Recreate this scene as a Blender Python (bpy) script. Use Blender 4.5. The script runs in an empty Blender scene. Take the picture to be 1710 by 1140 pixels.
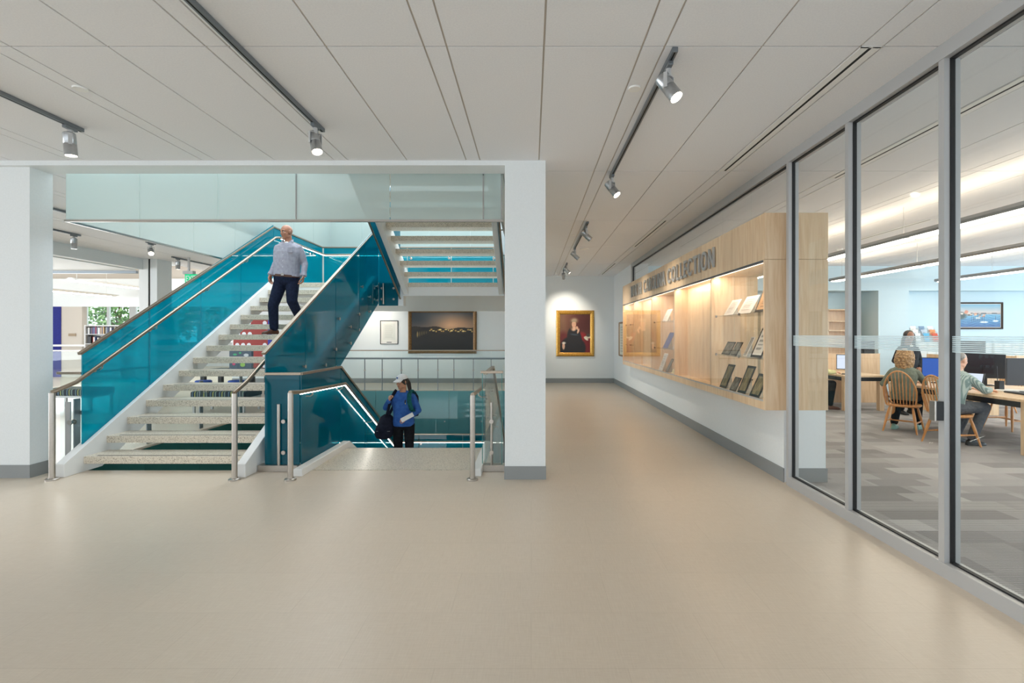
import bpy, bmesh, math, random
import numpy as np
from mathutils import Vector, Matrix
R = math.radians
random.seed(7)
SC = bpy.context.scene
COL = SC.collection

# ------------------------------------------------------------------ camera, world, lights, exposure
EYE = 1.59
cam_d = bpy.data.cameras.new('camera')
cam = bpy.data.objects.new('camera', cam_d)
COL.objects.link(cam)
cam.location = (0, 0, EYE)
cam.rotation_euler = (R(90), 0, 0)
cam_d.sensor_width = 36
cam_d.lens = 36 * 807 / 1710
cam_d.shift_x = -32 / 1710
cam_d.shift_y = -12 / 1710
cam_d.clip_start = 0.05
SC.camera = cam
SC.view_settings.view_transform = 'Standard'
SC.view_settings.look = 'None'
SC.view_settings.gamma = 1
SC.view_settings.exposure = 1.18
SC.view_settings.use_curve_mapping = False
SC.cycles.transparent_max_bounces = 32
SC.cycles.max_bounces = 10
SC.cycles.diffuse_bounces = 6
SC.cycles.glossy_bounces = 6
SC.cycles.transmission_bounces = 10

world = bpy.data.worlds.new('world')
SC.world = world
world.use_nodes = True
bg = world.node_tree.nodes['Background']
bg.inputs['Color'].default_value = (0.86, 0.94, 1.0, 1)
bg.inputs['Strength'].default_value = 1.0

def area(name, loc, rot, sx, sy, watts, col=(1, 1, 1)):
    d = bpy.data.lights.new(name, 'AREA')
    d.shape = 'RECTANGLE'; d.size = sx; d.size_y = sy; d.energy = watts; d.color = col
    o = bpy.data.objects.new(name, d); COL.objects.link(o)
    o.location = loc; o.rotation_euler = rot
    return o

# added area lights standing in for daylight through windows and open sides
area('fill_behind', (-0.5, -5.8, 1.75), (R(90), 0, R(180)), 14, 3.2, 560, (0.95, 0.98, 1.0))  # added fill light behind the camera, in place of unseen windows
area('daylight_reading_room', (15.7, 5, 1.9), (R(90), 0, R(90)), 13, 3.0, 170, (0.80, 0.91, 1.0))
area('daylight_left_windows', (-16, 24.5, 2.2), (R(90), 0, 0), 16, 3.0, 45, (0.88, 0.95, 1.0))
area('fill_over_stair', (-2.9, 9.8, 7.6), (0, 0, 0), 5, 8, 200, (0.88, 0.96, 1.0))  # added fill above the open stairwell; no skylight is built here
area('daylight_left_room', (-21.5, 4, 1.9), (R(90), 0, R(-90)), 12, 3.0, 520, (0.88, 0.95, 1.0))
area('fill_lower_floor', (-3, 5.8, -2.6), (R(90), 0, R(180)), 4.6, 2.6, 70, (0.9, 0.97, 1.0))  # added fill light hidden under the floor, meant for the well cladding

area('fill_gallery', (-14.5, 15.0, 1.8), (R(90), 0, R(-90)), 3.5, 2.8, 60, (0.9, 0.96, 1.0))  # added fill for the dim back gallery, set in the children's room

# ------------------------------------------------------------------ materials
def s2l(c):
    return tuple(((v / 255) / 12.92 if v / 255 <= 0.04045 else ((v / 255 + 0.055) / 1.055) ** 2.4) for v in c)

MATS = {}
def mat(name, col, rough=0.5, metal=0.0, spec=0.5, emit=None, estr=0, srgb=True, coat=0):
    if name in MATS: return MATS[name]
    m = bpy.data.materials.new(name); m.use_nodes = True
    b = m.node_tree.nodes['Principled BSDF']
    c = s2l(col) if srgb else col
    b.inputs['Base Color'].default_value = (*c, 1)
    b.inputs['Roughness'].default_value = rough
    b.inputs['Metallic'].default_value = metal
    b.inputs['Specular IOR Level'].default_value = spec
    b.inputs['Coat Weight'].default_value = coat
    if emit:
        b.inputs['Emission Color'].default_value = (*s2l(emit), 1)
        b.inputs['Emission Strength'].default_value = estr
    MATS[name] = m
    return m

class NT:
    def __init__(s, m): s.t = m.node_tree; s.n = s.t.nodes
    def new(s, ty, **kw):
        n = s.n.new(ty)
        for k, v in kw.items():
            if k in n.inputs: n.inputs[k].default_value = v
            else: setattr(n, k, v)
        return n
    def link(s, a, b): s.t.links.new(a, b)

def ramp(nt, fac, stops):
    r = nt.new('ShaderNodeValToRGB')
    e = r.color_ramp.elements
    while len(e) < len(stops): e.new(0.5)
    for i, (p, c) in enumerate(stops):
        e[i].position = p; e[i].color = (*c, 1)
    nt.link(fac, r.inputs['Fac'])
    return r

def bump(nt, b, height, strength, dist):
    bp = nt.new('ShaderNodeBump', Strength=strength, Distance=dist)
    nt.link(height, bp.inputs['Height'])
    nt.link(bp.outputs['Normal'], b.inputs['Normal'])

def noise_mat(name, c1, c2, scale, rough=0.5, metal=0, stretch=(1, 1, 1), detail=4, lo=0.35, hi=0.65, bmp=0, bdist=0.002, spec=0.5, coords='Object'):
    m = mat(name, c1, rough, metal, spec)
    nt = NT(m); b = nt.n['Principled BSDF']
    tc = nt.new('ShaderNodeTexCoord'); mp = nt.new('ShaderNodeMapping', Scale=stretch)
    nt.link(tc.outputs[coords], mp.inputs['Vector'])
    ns = nt.new('ShaderNodeTexNoise', Scale=scale, Detail=detail)
    nt.link(mp.outputs['Vector'], ns.inputs['Vector'])
    r = ramp(nt, ns.outputs['Fac'], [(lo, s2l(c1)), (hi, s2l(c2))])
    nt.link(r.outputs['Color'], b.inputs['Base Color'])
    if bmp: bump(nt, b, ns.outputs['Fac'], bmp, bdist)
    return m

# painted walls and ceiling boards
M_WALL = noise_mat('wall_paint', (226, 230, 231), (229, 233, 234), 60, 0.6, bmp=0.05, bdist=0.001)
M_WALLBLUE = noise_mat('wall_paint_pale_blue', (200, 222, 232), (204, 225, 234), 60, 0.6)
M_CEIL = noise_mat('ceiling_board', (230, 231, 234), (235, 236, 238), 90, 0.8, bmp=0.05, bdist=0.001)
M_GROOVE = mat('ceiling_groove', (196, 188, 178), 0.8)
M_BASE = mat('baseboard_vinyl', (140, 143, 143), 0.5)
M_WSTEEL = mat('white_painted_steel', (232, 233, 232), 0.35)
M_WHITE = mat('white_plastic', (235, 235, 232), 0.4)
M_BEIGE = mat('beige_wall', (196, 188, 178), 0.6)

def linoleum():
    m = mat('linoleum', (190, 175, 155), 0.32, 0, 0.45)
    nt = NT(m); b = nt.n['Principled BSDF']
    tc = nt.new('ShaderNodeTexCoord')
    acc = None
    for st, sc in (((1, 14, 1), 9), ((14, 1, 1), 9)):
        mp = nt.new('ShaderNodeMapping', Scale=st); nt.link(tc.outputs['Object'], mp.inputs['Vector'])
        ns = nt.new('ShaderNodeTexNoise', Scale=sc, Detail=5, Roughness=0.7); nt.link(mp.outputs['Vector'], ns.inputs['Vector'])
        if acc is None: acc = ns.outputs['Fac']
        else:
            mx = nt.new('ShaderNodeMath', operation='ADD'); nt.link(acc, mx.inputs[0]); nt.link(ns.outputs['Fac'], mx.inputs[1]); acc = mx.outputs[0]
    md = nt.new('ShaderNodeMath', operation='MULTIPLY'); md.inputs[1].default_value = 0.5; nt.link(acc, md.inputs[0])
    r = ramp(nt, md.outputs[0], [(0.36, s2l((205, 191, 173))), (0.64, s2l((215, 202, 185)))])
    # faint seams between the tiles
    bk = nt.new('ShaderNodeTexBrick', Scale=1.0); bk.offset = 0.5
    bk.inputs['Brick Width'].default_value = 0.92; bk.inputs['Row Height'].default_value = 0.46
    bk.inputs['Mortar Size'].default_value = 0.0016; bk.inputs['Mortar Smooth'].default_value = 0.2
    nt.link(tc.outputs['Object'], bk.inputs['Vector'])
    bk.inputs['Color1'].default_value = (1, 1, 1, 1); bk.inputs['Color2'].default_value = (0.97, 0.97, 0.97, 1); bk.inputs['Mortar'].default_value = (0.87, 0.86, 0.85, 1)
    mu = nt.new('ShaderNodeMix', data_type='RGBA', blend_type='MULTIPLY'); mu.inputs['Factor'].default_value = 1
    nt.link(r.outputs['Color'], mu.inputs['A']); nt.link(bk.outputs['Color'], mu.inputs['B'])
    nt.link(mu.outputs['Result'], b.inputs['Base Color'])
    bump(nt, b, md.outputs[0], 0.06, 0.001)
    return m
M_LINO = linoleum()

def carpet():
    m = mat('carpet_tile', (150, 148, 144), 0.95, 0, 0.1)
    nt = NT(m); b = nt.n['Principled BSDF']
    tc = nt.new('ShaderNodeTexCoord'); mp = nt.new('ShaderNodeMapping'); mp.inputs['Rotation'].default_value = (0, 0, R(0))
    nt.link(tc.outputs['Object'], mp.inputs['Vector'])
    bk = nt.new('ShaderNodeTexBrick', Scale=1.0); bk.offset = 0.37
    bk.inputs['Brick Width'].default_value = 0.55; bk.inputs['Row Height'].default_value = 0.23; bk.inputs['Mortar Size'].default_value = 0.0
    bk.inputs['Color1'].default_value = (*s2l((199, 197, 197)), 1); bk.inputs['Color2'].default_value = (*s2l((160, 158, 159)), 1)
    nt.link(mp.outputs['Vector'], bk.inputs['Vector'])
    bk2 = nt.new('ShaderNodeTexBrick', Scale=1.0); bk2.offset = 0.61
    bk2.inputs['Brick Width'].default_value = 0.9; bk2.inputs['Row Height'].default_value = 0.46; bk2.inputs['Mortar Size'].default_value = 0.0
    bk2.inputs['Color1'].default_value = (1, 1, 1, 1); bk2.inputs['Color2'].default_value = (0.74, 0.73, 0.72, 1)
    nt.link(mp.outputs['Vector'], bk2.inputs['Vector'])
    wv = nt.new('ShaderNodeTexWave', Scale=16.0, Distortion=0.6, Detail=1.0); wv.bands_direction = 'Y'
    nt.link(mp.outputs['Vector'], wv.inputs['Vector'])
    vo = nt.new('ShaderNodeTexVoronoi', Scale=70.0); nt.link(mp.outputs['Vector'], vo.inputs['Vector'])
    r = ramp(nt, wv.outputs['Fac'], [(0.1, (0.48, 0.47, 0.47)), (0.6, (1.02, 1.02, 1.02))])
    m1 = nt.new('ShaderNodeMix', data_type='RGBA', blend_type='MULTIPLY'); m1.inputs['Factor'].default_value = 1
    nt.link(bk.outputs['Color'], m1.inputs['A']); nt.link(bk2.outputs['Color'], m1.inputs['B'])
    m2 = nt.new('ShaderNodeMix', data_type='RGBA', blend_type='MULTIPLY'); m2.inputs['Factor'].default_value = 1
    nt.link(m1.outputs['Result'], m2.inputs['A']); nt.link(r.outputs['Color'], m2.inputs['B'])
    nt.link(m2.outputs['Result'], b.inputs['Base Color'])
    bump(nt, b, vo.outputs['Distance'], 0.5, 0.004)
    return m
M_CARPET = carpet()

def terrazzo():
    m = mat('terrazzo', (205, 200, 188), 0.28, 0, 0.5)
    nt = NT(m); b = nt.n['Principled BSDF']
    tc = nt.new('ShaderNodeTexCoord')
    v1 = nt.new('ShaderNodeTexVoronoi', Scale=150.0); nt.link(tc.outputs['Object'], v1.inputs['Vector'])
    sep = nt.new('ShaderNodeSeparateColor'); nt.link(v1.outputs['Color'], sep.inputs['Color'])
    r = ramp(nt, sep.outputs[0], [(0.0, s2l((132, 122, 108))), (0.12, s2l((176, 166, 148))), (0.3, s2l((206, 196, 178))), (0.75, s2l((218, 210, 194)))])
    nt.link(r.outputs['Color'], b.inputs['Base Color'])
    return m
M_TERR = terrazzo()

def maple():
    m = mat('maple_veneer', (222, 190, 150), 0.35, 0, 0.45)
    nt = NT(m); b = nt.n['Principled BSDF']
    tc = nt.new('ShaderNodeTexCoord'); mp = nt.new('ShaderNodeMapping', Scale=(9, 9, 0.7)); nt.link(tc.outputs['Object'], mp.inputs['Vector'])
    ns = nt.new('ShaderNodeTexNoise', Scale=3.0, Detail=6, Distortion=0.6); nt.link(mp.outputs['Vector'], ns.inputs['Vector'])
    r = ramp(nt, ns.outputs['Fac'], [(0.3, s2l((216, 182, 144))), (0.5, s2l((228, 199, 163))), (0.72, s2l((235, 210, 178)))])
    # veneer leaves of slightly different tone
    mp2 = nt.new('ShaderNodeMapping', Scale=(4.2, 4.2, 0.0)); nt.link(tc.outputs['Object'], mp2.inputs['Vector'])
    wn = nt.new('ShaderNodeTexVoronoi', Scale=1.0); nt.link(mp2.outputs['Vector'], wn.inputs['Vector'])
    sp = nt.new('ShaderNodeSeparateColor'); nt.link(wn.outputs['Color'], sp.inputs['Color'])
    r2 = ramp(nt, sp.outputs[0], [(0, (0.93, 0.92, 0.91)), (1, (1.03, 1.03, 1.03))])
    mu = nt.new('ShaderNodeMix', data_type='RGBA', blend_type='MULTIPLY'); mu.inputs['Factor'].default_value = 1
    nt.link(r.outputs['Color'], mu.inputs['A']); nt.link(r2.outputs['Color'], mu.inputs['B'])
    nt.link(mu.outputs['Result'], b.inputs['Base Color'])
    return m
M_MAPLE = maple()
M_OAK = noise_mat('oak_varnish', (196, 134, 76), (214, 156, 98), 14, 0.35, stretch=(3, 3, 0.4))

M_STEEL = noise_mat('brushed_stainless', (176, 170, 163), (190, 184, 177), 40, 0.28, 1.0, stretch=(1, 1, 20))
M_RAIL = noise_mat('bronze_toned_steel', (150, 136, 120), (164, 150, 134), 40, 0.34, 0.9, stretch=(1, 1, 20))
M_CHROME = mat('polished_steel', (200, 200, 202), 0.12, 1.0)
M_ALU = mat('anodised_aluminium', (184, 184, 184), 0.4, 0.2)
M_TRACK = mat('track_aluminium', (128, 134, 139), 0.4, 0.8)
M_GASKET = mat('black_gasket', (12, 12, 14), 0.55)
M_DARK = mat('dark_gap', (22, 22, 22), 0.8)
M_LETTER = mat('letter_metal', (172, 173, 172), 0.35, 0.1)
M_BLACK = mat('black_plastic', (20, 21, 24), 0.4)
M_GREY = mat('grey_plastic', (88, 92, 97), 0.5)
M_PAPER = mat('paper', (234, 231, 224), 0.7)
M_ACRYL = None

def schlick(nt, f0):
    """reflectance of a thin pane from the viewing angle, the same on both faces"""
    lw = nt.new('ShaderNodeLayerWeight', Blend=0.5)
    pw = nt.new('ShaderNodeMath', operation='POWER'); pw.inputs[1].default_value = 5
    nt.link(lw.outputs['Facing'], pw.inputs[0])
    ma = nt.new('ShaderNodeMath', operation='MULTIPLY_ADD'); ma.inputs[1].default_value = 0.9 - f0; ma.inputs[2].default_value = f0
    nt.link(pw.outputs[0], ma.inputs[0])
    return ma.outputs[0]
def glass(name, tint, f0=0.02, rough=0.0):
    m = bpy.data.materials.new(name); m.use_nodes = True
    nt = NT(m); nt.n.clear()
    out = nt.new('ShaderNodeOutputMaterial')
    tr = nt.new('ShaderNodeBsdfTransparent', Color=(*tint, 1)); gl = nt.new('ShaderNodeBsdfGlossy', Roughness=rough)
    mx = nt.new('ShaderNodeMixShader')
    nt.link(schlick(nt, f0), mx.inputs[0]); nt.link(tr.outputs[0], mx.inputs[1]); nt.link(gl.outputs[0], mx.inputs[2])
    nt.link(mx.outputs[0], out.inputs['Surface'])
    return m
M_GLASS = glass('clear_glass', (0.965, 0.985, 0.98), 0.02)
M_CASEGLASS = glass('case_glass', (0.985, 0.99, 0.985), 0.03)
M_GUARDGLASS = glass('guard_glass', (0.945, 0.98, 0.978), 0.02)
M_EDGE = mat('glass_edge_green', (60, 140, 138), 0.1)

def film_glass(name, col, tcol, f_trans, f_transl=0.5, f0=0.03, rough=0.02):
    """laminated glass with a coloured interlayer: part see-through, part light scattering, glossy on top"""
    m = bpy.data.materials.new(name); m.use_nodes = True
    nt = NT(m); nt.n.clear()
    out = nt.new('ShaderNodeOutputMaterial')
    df = nt.new('ShaderNodeBsdfDiffuse', Color=(*col, 1)); tl = nt.new('ShaderNodeBsdfTranslucent', Color=(*col, 1))
    m1 = nt.new('ShaderNodeMixShader'); m1.inputs[0].default_value = f_transl
    nt.link(df.outputs[0], m1.inputs[1]); nt.link(tl.outputs[0], m1.inputs[2])
    tr = nt.new('ShaderNodeBsdfTransparent', Color=(*tcol, 1))
    m2 = nt.new('ShaderNodeMixShader'); m2.inputs[0].default_value = f_trans
    nt.link(m1.outputs[0], m2.inputs[1]); nt.link(tr.outputs[0], m2.inputs[2])
    gl = nt.new('ShaderNodeBsdfGlossy', Roughness=rough)
    m3 = nt.new('ShaderNodeMixShader')
    nt.link(schlick(nt, f0), m3.inputs[0]); nt.link(m2.outputs[0], m3.inputs[1]); nt.link(gl.outputs[0], m3.inputs[2])
    nt.link(m3.outputs[0], out.inputs['Surface'])
    return m
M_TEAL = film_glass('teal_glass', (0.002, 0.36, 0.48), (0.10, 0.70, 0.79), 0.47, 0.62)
M_TEALSHADE = film_glass('teal_glass_shaded', (0.002, 0.235, 0.325), (0.08, 0.55, 0.64), 0.42, 0.55)  # same teal glass; the shade behind it is put into a darker colour
M_TEALWALL = film_glass('teal_back_glass', (0.20, 0.47, 0.50), (0.5, 0.8, 0.82), 0.3, 0.2)
M_GREENSHADE = film_glass('green_glass_shaded', (0.03, 0.115, 0.10), (0.2, 0.5, 0.45), 0.1, 0.3)  # cladding glass with the dim light of the well put into its colour
M_FROST = film_glass('frosted_glass', (0.71, 0.77, 0.75), (0.88, 0.95, 0.935), 0.25, 0.62, 0.02, 0.05)
M_BAND = film_glass('frosted_band', (0.80, 0.88, 0.90), (0.9, 0.96, 0.98), 0.45, 0.5, 0.02, 0.2)
M_ACRYL = film_glass('acrylic', (0.8, 0.82, 0.82), (0.95, 0.97, 0.97), 0.7, 0.5, 0.03, 0.02)

def emis(name, col, strength):
    m = bpy.data.materials.new(name); m.use_nodes = True
    nt = NT(m); nt.n.clear()
    e = nt.new('ShaderNodeEmission', Color=(*s2l(col), 1), Strength=strength); o = nt.new('ShaderNodeOutputMaterial')
    nt.link(e.outputs[0], o.inputs['Surface'])
    return m
M_LENS = emis('lamp_lens', (255, 240, 215), 14)
M_LED = emis('led_strip', (255, 247, 236), 9)
M_TUBE = emis('pendant_diffuser', (255, 245, 228), 7)
M_TUBEUP = emis('pendant_uplight', (255, 232, 205), 5)
M_CASELED = emis('case_led', (255, 232, 200), 4)
M_SCREEN = emis('screen_white', (225, 232, 250), 0.5)
M_SCREENBLUE = emis('screen_blue', (60, 100, 190), 0.45)
M_EXIT = emis('exit_green', (40, 225, 150), 0.45)
M_PAINT = None
def attr_mat(name, rough=0.5, coat=0.0):
    m = mat(name, (128, 128, 128), rough, coat=coat)
    nt = NT(m); a = nt.new('ShaderNodeAttribute'); a.attribute_name = 'Col'
    nt.link(a.outputs['Color'], nt.n['Principled BSDF'].inputs['Base Color'])
    return m
M_PAINT = attr_mat('oil_paint', 0.35)
M_PRINT = attr_mat('printed_paper', 0.6)
M_GILT = noise_mat('gilt_frame', (172, 122, 44), (214, 168, 82), 45, 0.35, 0.55, bmp=0.3)
M_BRONZE = noise_mat('dark_gilt_frame', (96, 68, 38), (140, 104, 60), 45, 0.4, 0.4)
def cloth(name, c1, c2=None, scale=30, bmp=0.5):
    c2 = c2 or tuple(min(255, int(v * 1.12) + 2) for v in c1)
    return noise_mat(name, c1, c2, scale, 0.85, bmp=bmp, bdist=0.012, spec=0.2)

# ------------------------------------------------------------------ mesh building
WL = {}
class MB:
    def __init__(s): s.v = []; s.f = []; s.m = []
    def add(s, vs, fs, mi=0):
        b = len(s.v); s.v += [tuple(p) for p in vs]
        s.f += [tuple(b + i for i in f) for f in fs]; s.m += [mi] * len(fs)
        return s
    def box(s, x0, x1, y0, y1, z0, z1, mi=0):
        return s.add([(x0, y0, z0), (x1, y0, z0), (x1, y1, z0), (x0, y1, z0), (x0, y0, z1), (x1, y0, z1), (x1, y1, z1), (x0, y1, z1)],
                     [(3, 2, 1, 0), (4, 5, 6, 7), (0, 1, 5, 4), (1, 2, 6, 5), (2, 3, 7, 6), (3, 0, 4, 7)], mi)
    def prism(s, poly, vec, mi=0):
        n = len(poly); vec = Vector(vec)
        p = [Vector(q) for q in poly]
        return s.add(p + [q + vec for q in p], [tuple(range(n)), tuple(range(2 * n - 1, n - 1, -1))] + [(i, (i + 1) % n, n + (i + 1) % n, n + i) for i in range(n)], mi)
    def obox(s, c, ax, ay, az, mi=0):
        c = Vector(c); ax = Vector(ax); ay = Vector(ay); az = Vector(az)
        return s.prism([c - ax - ay - az, c + ax - ay - az, c + ax + ay - az, c - ax + ay - az], 2 * az, mi)
    def loft(s, rings, mi=0):
        n = len(rings[0]); vs = [p for r in rings for p in r]; fs = []
        for k in range(len(rings) - 1):
            for i in range(n):
                j = (i + 1) % n
                fs.append((k * n + i, k * n + j, (k + 1) * n + j, (k + 1) * n + i))
        fs.append(tuple(range(n - 1, -1, -1))); b = (len(rings) - 1) * n
        fs.append(tuple(range(b, b + n)))
        return s.add(vs, fs, mi)
    def tube(s, pts, r, seg=10, mi=0, flat=None):
        pts = [Vector(p) for p in pts]
        rs = r if isinstance(r, (list, tuple)) else [r] * len(pts)
        rings = []; prev = None
        for i, p in enumerate(pts):
            a = pts[max(i - 1, 0)]; b = pts[min(i + 1, len(pts) - 1)]
            t = (b - a).normalized()
            if prev is None:
                u = t.orthogonal().normalized()
                if abs(t.z) < 0.9: u = t.cross(Vector((0, 0, 1))).normalized()
            else:
                u = (prev - t * prev.dot(t)).normalized()
            w = t.cross(u); prev = u
            k = flat or (1, 1)
            rings.append([p + u * math.cos(2 * math.pi * j / seg) * rs[i] * k[0] + w * math.sin(2 * math.pi * j / seg) * rs[i] * k[1] for j in range(seg)])
        return s.loft(rings, mi)
    def limb(s, pts, rs, seg=12):
        """tapered limb with round ends (for remeshing)"""
        pts = [Vector(p) for p in pts]
        P = []; Q = []
        d0 = (pts[0] - pts[1]).normalized(); d1 = (pts[-1] - pts[-2]).normalized()
        for k in (80, 50, 20): P.append(pts[0] + d0 * rs[0] * math.sin(R(k))); Q.append(rs[0] * math.cos(R(k)))
        for p, r in zip(pts, rs): P.append(p); Q.append(r)
        for k in (20, 50, 80): P.append(pts[-1] + d1 * rs[-1] * math.sin(R(k))); Q.append(rs[-1] * math.cos(R(k)))
        return s.tube(P, Q, seg)
    def ell(s, c, rx, ry, rz, M=None, seg=14, rows=9, mi=0):
        c = Vector(c); rings = []
        for i in range(rows):
            a = -math.pi / 2 + math.pi * (i + 0.35) / (rows - 0.3)
            ring = []
            for j in range(seg):
                b = 2 * math.pi * j / seg
                p = Vector((rx * math.cos(a) * math.cos(b), ry * math.cos(a) * math.sin(b), rz * math.sin(a)))
                ring.append(c + (M @ p if M else p))
            rings.append(ring)
        return s.loft(rings, mi)
    def lathe(s, prof, origin, axis=(0, 0, 1), seg=18, mi=0):
        o = Vector(origin); a = Vector(axis).normalized(); u = a.orthogonal().normalized(); w = a.cross(u)
        return s.loft([[o + a * h + (u * math.cos(2 * math.pi * j / seg) + w * math.sin(2 * math.pi * j / seg)) * max(r, 1e-4) for j in range(seg)] for r, h in prof], mi)
    def build(s, name, mats, parent=None, smooth=False, bevel=0, world=True, origin=None, ang=40):
        mats = mats if isinstance(mats, (list, tuple)) else [mats]
        me = bpy.data.meshes.new(name)
        if parent is not None:
            off = WL.get(parent.name, Vector((0, 0, 0))) if world else Vector((0, 0, 0))
        elif origin is not None: off = Vector(origin)
        else:
            a = np.array(s.v); off = Vector(((a[:, 0].min() + a[:, 0].max()) / 2, (a[:, 1].min() + a[:, 1].max()) / 2, a[:, 2].min()))
        me.from_pydata([Vector(p) - off for p in s.v], [], s.f)
        me.polygons.foreach_set('material_index', s.m)
        for m in mats: me.materials.append(m)
        bm = bmesh.new(); bm.from_mesh(me)
        bmesh.ops.recalc_face_normals(bm, faces=bm.faces)
        bm.to_mesh(me); bm.free()
        if smooth:
            me.shade_smooth(); me.set_sharp_from_angle(angle=R(ang))
        o = bpy.data.objects.new(name, me); COL.objects.link(o)
        if parent is not None:
            o.parent = parent; WL[o.name] = off.copy()
        else:
            o.location = off; WL[o.name] = off.copy()
        if bevel:
            b = o.modifiers.new('edge_round', 'BEVEL'); b.width = bevel; b.segments = 2; b.limit_method = 'ANGLE'; b.angle_limit = R(40)
        return o

def tag(o, label=None, cat=None, group=None, kind=None):
    if label: o['label'] = label
    if cat: o['category'] = cat
    if group: o['group'] = group
    if kind: o['kind'] = kind
    return o
def thing(name, label, cat, loc=(0, 0, 0), rotz=0, group=None, kind=None):
    o = bpy.data.objects.new(name, None); COL.objects.link(o)
    o.empty_display_size = 0.1
    o.location = loc; o.rotation_euler = (0, 0, rotz); WL[o.name] = Vector(loc)
    return tag(o, label, cat, group, kind)
def struct(name, mb, m, parent=None, **kw):
    o = mb.build(name, m, parent, **kw); o['kind'] = 'structure'; return o
def copy_tree(o, parent=None):
    c = o.copy(); COL.objects.link(c)
    if parent is not None: c.parent = parent
    for ch in list(o.children): copy_tree(ch, c)
    return c
def single(name, mb, m, label, cat, group=None, **kw):
    return tag(mb.build(name, m, **kw), label, cat, group)

def canvas(name, o, u, v, nx, ny, fn, m, parent, world=True):
    """flat painted or printed sheet: origin o (lower left), edge vectors u, v; fn(U, V) -> sRGB array"""
    o = Vector(o); u = Vector(u); v = Vector(v)
    U, V = np.meshgrid(np.linspace(0, 1, nx + 1), np.linspace(0, 1, ny + 1))
    col = np.clip(fn(U, V), 0, 255) / 255.0
    lin = np.where(col <= 0.04045, col / 12.92, ((col + 0.055) / 1.055) ** 2.4)
    off = WL.get(parent.name, Vector((0, 0, 0))) if world else Vector((0, 0, 0))
    vs = [tuple(o + u * a + v * b - off) for a, b in zip(U.ravel(), V.ravel())]
    fs = [(j * (nx + 1) + i, j * (nx + 1) + i + 1, (j + 1) * (nx + 1) + i + 1, (j + 1) * (nx + 1) + i) for j in range(ny) for i in range(nx)]
    me = bpy.data.meshes.new(name); me.from_pydata(vs, [], fs); me.materials.append(m)
    at = me.color_attributes.new('Col', 'FLOAT_COLOR', 'POINT')
    rgba = np.ones((len(vs), 4), dtype=np.float32); rgba[:, :3] = lin.reshape(-1, 3)
    at.data.foreach_set('color', rgba.ravel())
    ob = bpy.data.objects.new(name, me); COL.objects.link(ob); ob.parent = parent; WL[ob.name] = off.copy()
    return ob

def text_mesh(body, depth):
    cu = bpy.data.curves.new('t', 'FONT'); cu.body = body; cu.size = 1; cu.extrude = depth
    cu.offset = 0.014
    ob = bpy.data.objects.new('t', cu); COL.objects.link(ob)
    dg = bpy.context.evaluated_depsgraph_get()
    me = bpy.data.meshes.new_from_object(ob.evaluated_get(dg))
    bpy.data.objects.remove(ob)
    a = np.array([v.co[:] for v in me.vertices]); polys = [tuple(p.vertices) for p in me.polygons]
    bpy.data.meshes.remove(me)
    return a, polys
# ------------------------------------------------------------------ the setting
CEIL = 3.495
WX = 2.70           # corridor face of the glazed wall
RISE, GO = 0.1761, 0.3018
mb = MB()
mb.box(-22, 2.74, -6, 5.65, -0.30, 0).box(-0.33, 2.74, 5.65, 15.84, -0.30, 0).box(-22, -5.50, 5.65, 19, -0.30, 0).box(-5.50, -0.33, 13.9, 15.84, -0.30, 0)
struct('floor', mb, M_LINO, origin=(0, 0, 0))
struct('floor_carpeted', MB().box(2.74, 15.9, -6, 14.6, -0.30, 0.002), M_CARPET, origin=(0, 0, 0))
struct('floor_lower', MB().box(-8, 2, 3, 18, -5.4, -5.28), M_LINO)

def ceiling_region(mb, back, x0, x1, y0, y1):
    g = 0.0065
    xs = []
    for k in range(-16, 10):
        b = 0.735 + 1.445 * k
        xs += [(b, b + 0.15), (b + 0.15, b + 0.795), (b + 0.795, b + 1.445)]
    ys = [(3.2 + 2.44 * k, 3.2 + 2.44 * (k + 1)) for k in range(-5, 7)]
    for a, b in xs:
        a2, b2 = max(a + g, x0), min(b - g, x1)
        if b2 - a2 < 0.01: continue
        for c, d in ys:
            c2, d2 = max(c + g, y0), min(d - g, y1)
            if d2 - c2 < 0.01: continue
            mb.box(a2, b2, c2, d2, CEIL, CEIL + 0.009)
    mb.box(x0, x1, y0, y1, CEIL + 0.009, CEIL + 0.12, 1)
mb = MB()
ceiling_region(mb, None, -22, 2.72, -6, 5.30)
ceiling_region(mb, None, -0.33, 2.72, 5.58, 15.84)
ceiling_region(mb, None, 0.158, 2.72, 5.30, 5.58)
ceiling_region(mb, None, -9.8, -5.48, 5.30, 15.84)
ceiling_region(mb, None, -5.48, -0.33, 13.1, 15.84)
ceiling_region(mb, None, 2.80, 15.9, -6, 14.6)
struct('ceiling', mb, [M_CEIL, M_GROOVE])

# plaster beam and the two piers that frame the stair
struct('header_beam', MB().box(-6.0, 0.158, 5.30, 5.577, 3.442, 3.60), M_WALL)
pier = struct('column', MB().box(-0.289, 0.158, 5.30, 5.577, 0, 3.442), M_WALL)
struct('baseboard_column', MB().box(-0.295, 0.164, 5.293, 5.583, 0, 0.145), M_BASE)
struct('column', MB().box(-6.0, -5.552, 5.35, 5.61, 0, 3.442), M_WALL)
struct('baseboard_column', MB().box(-6.01, -5.545, 5.343, 5.617, 0, 0.145), M_BASE)
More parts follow.
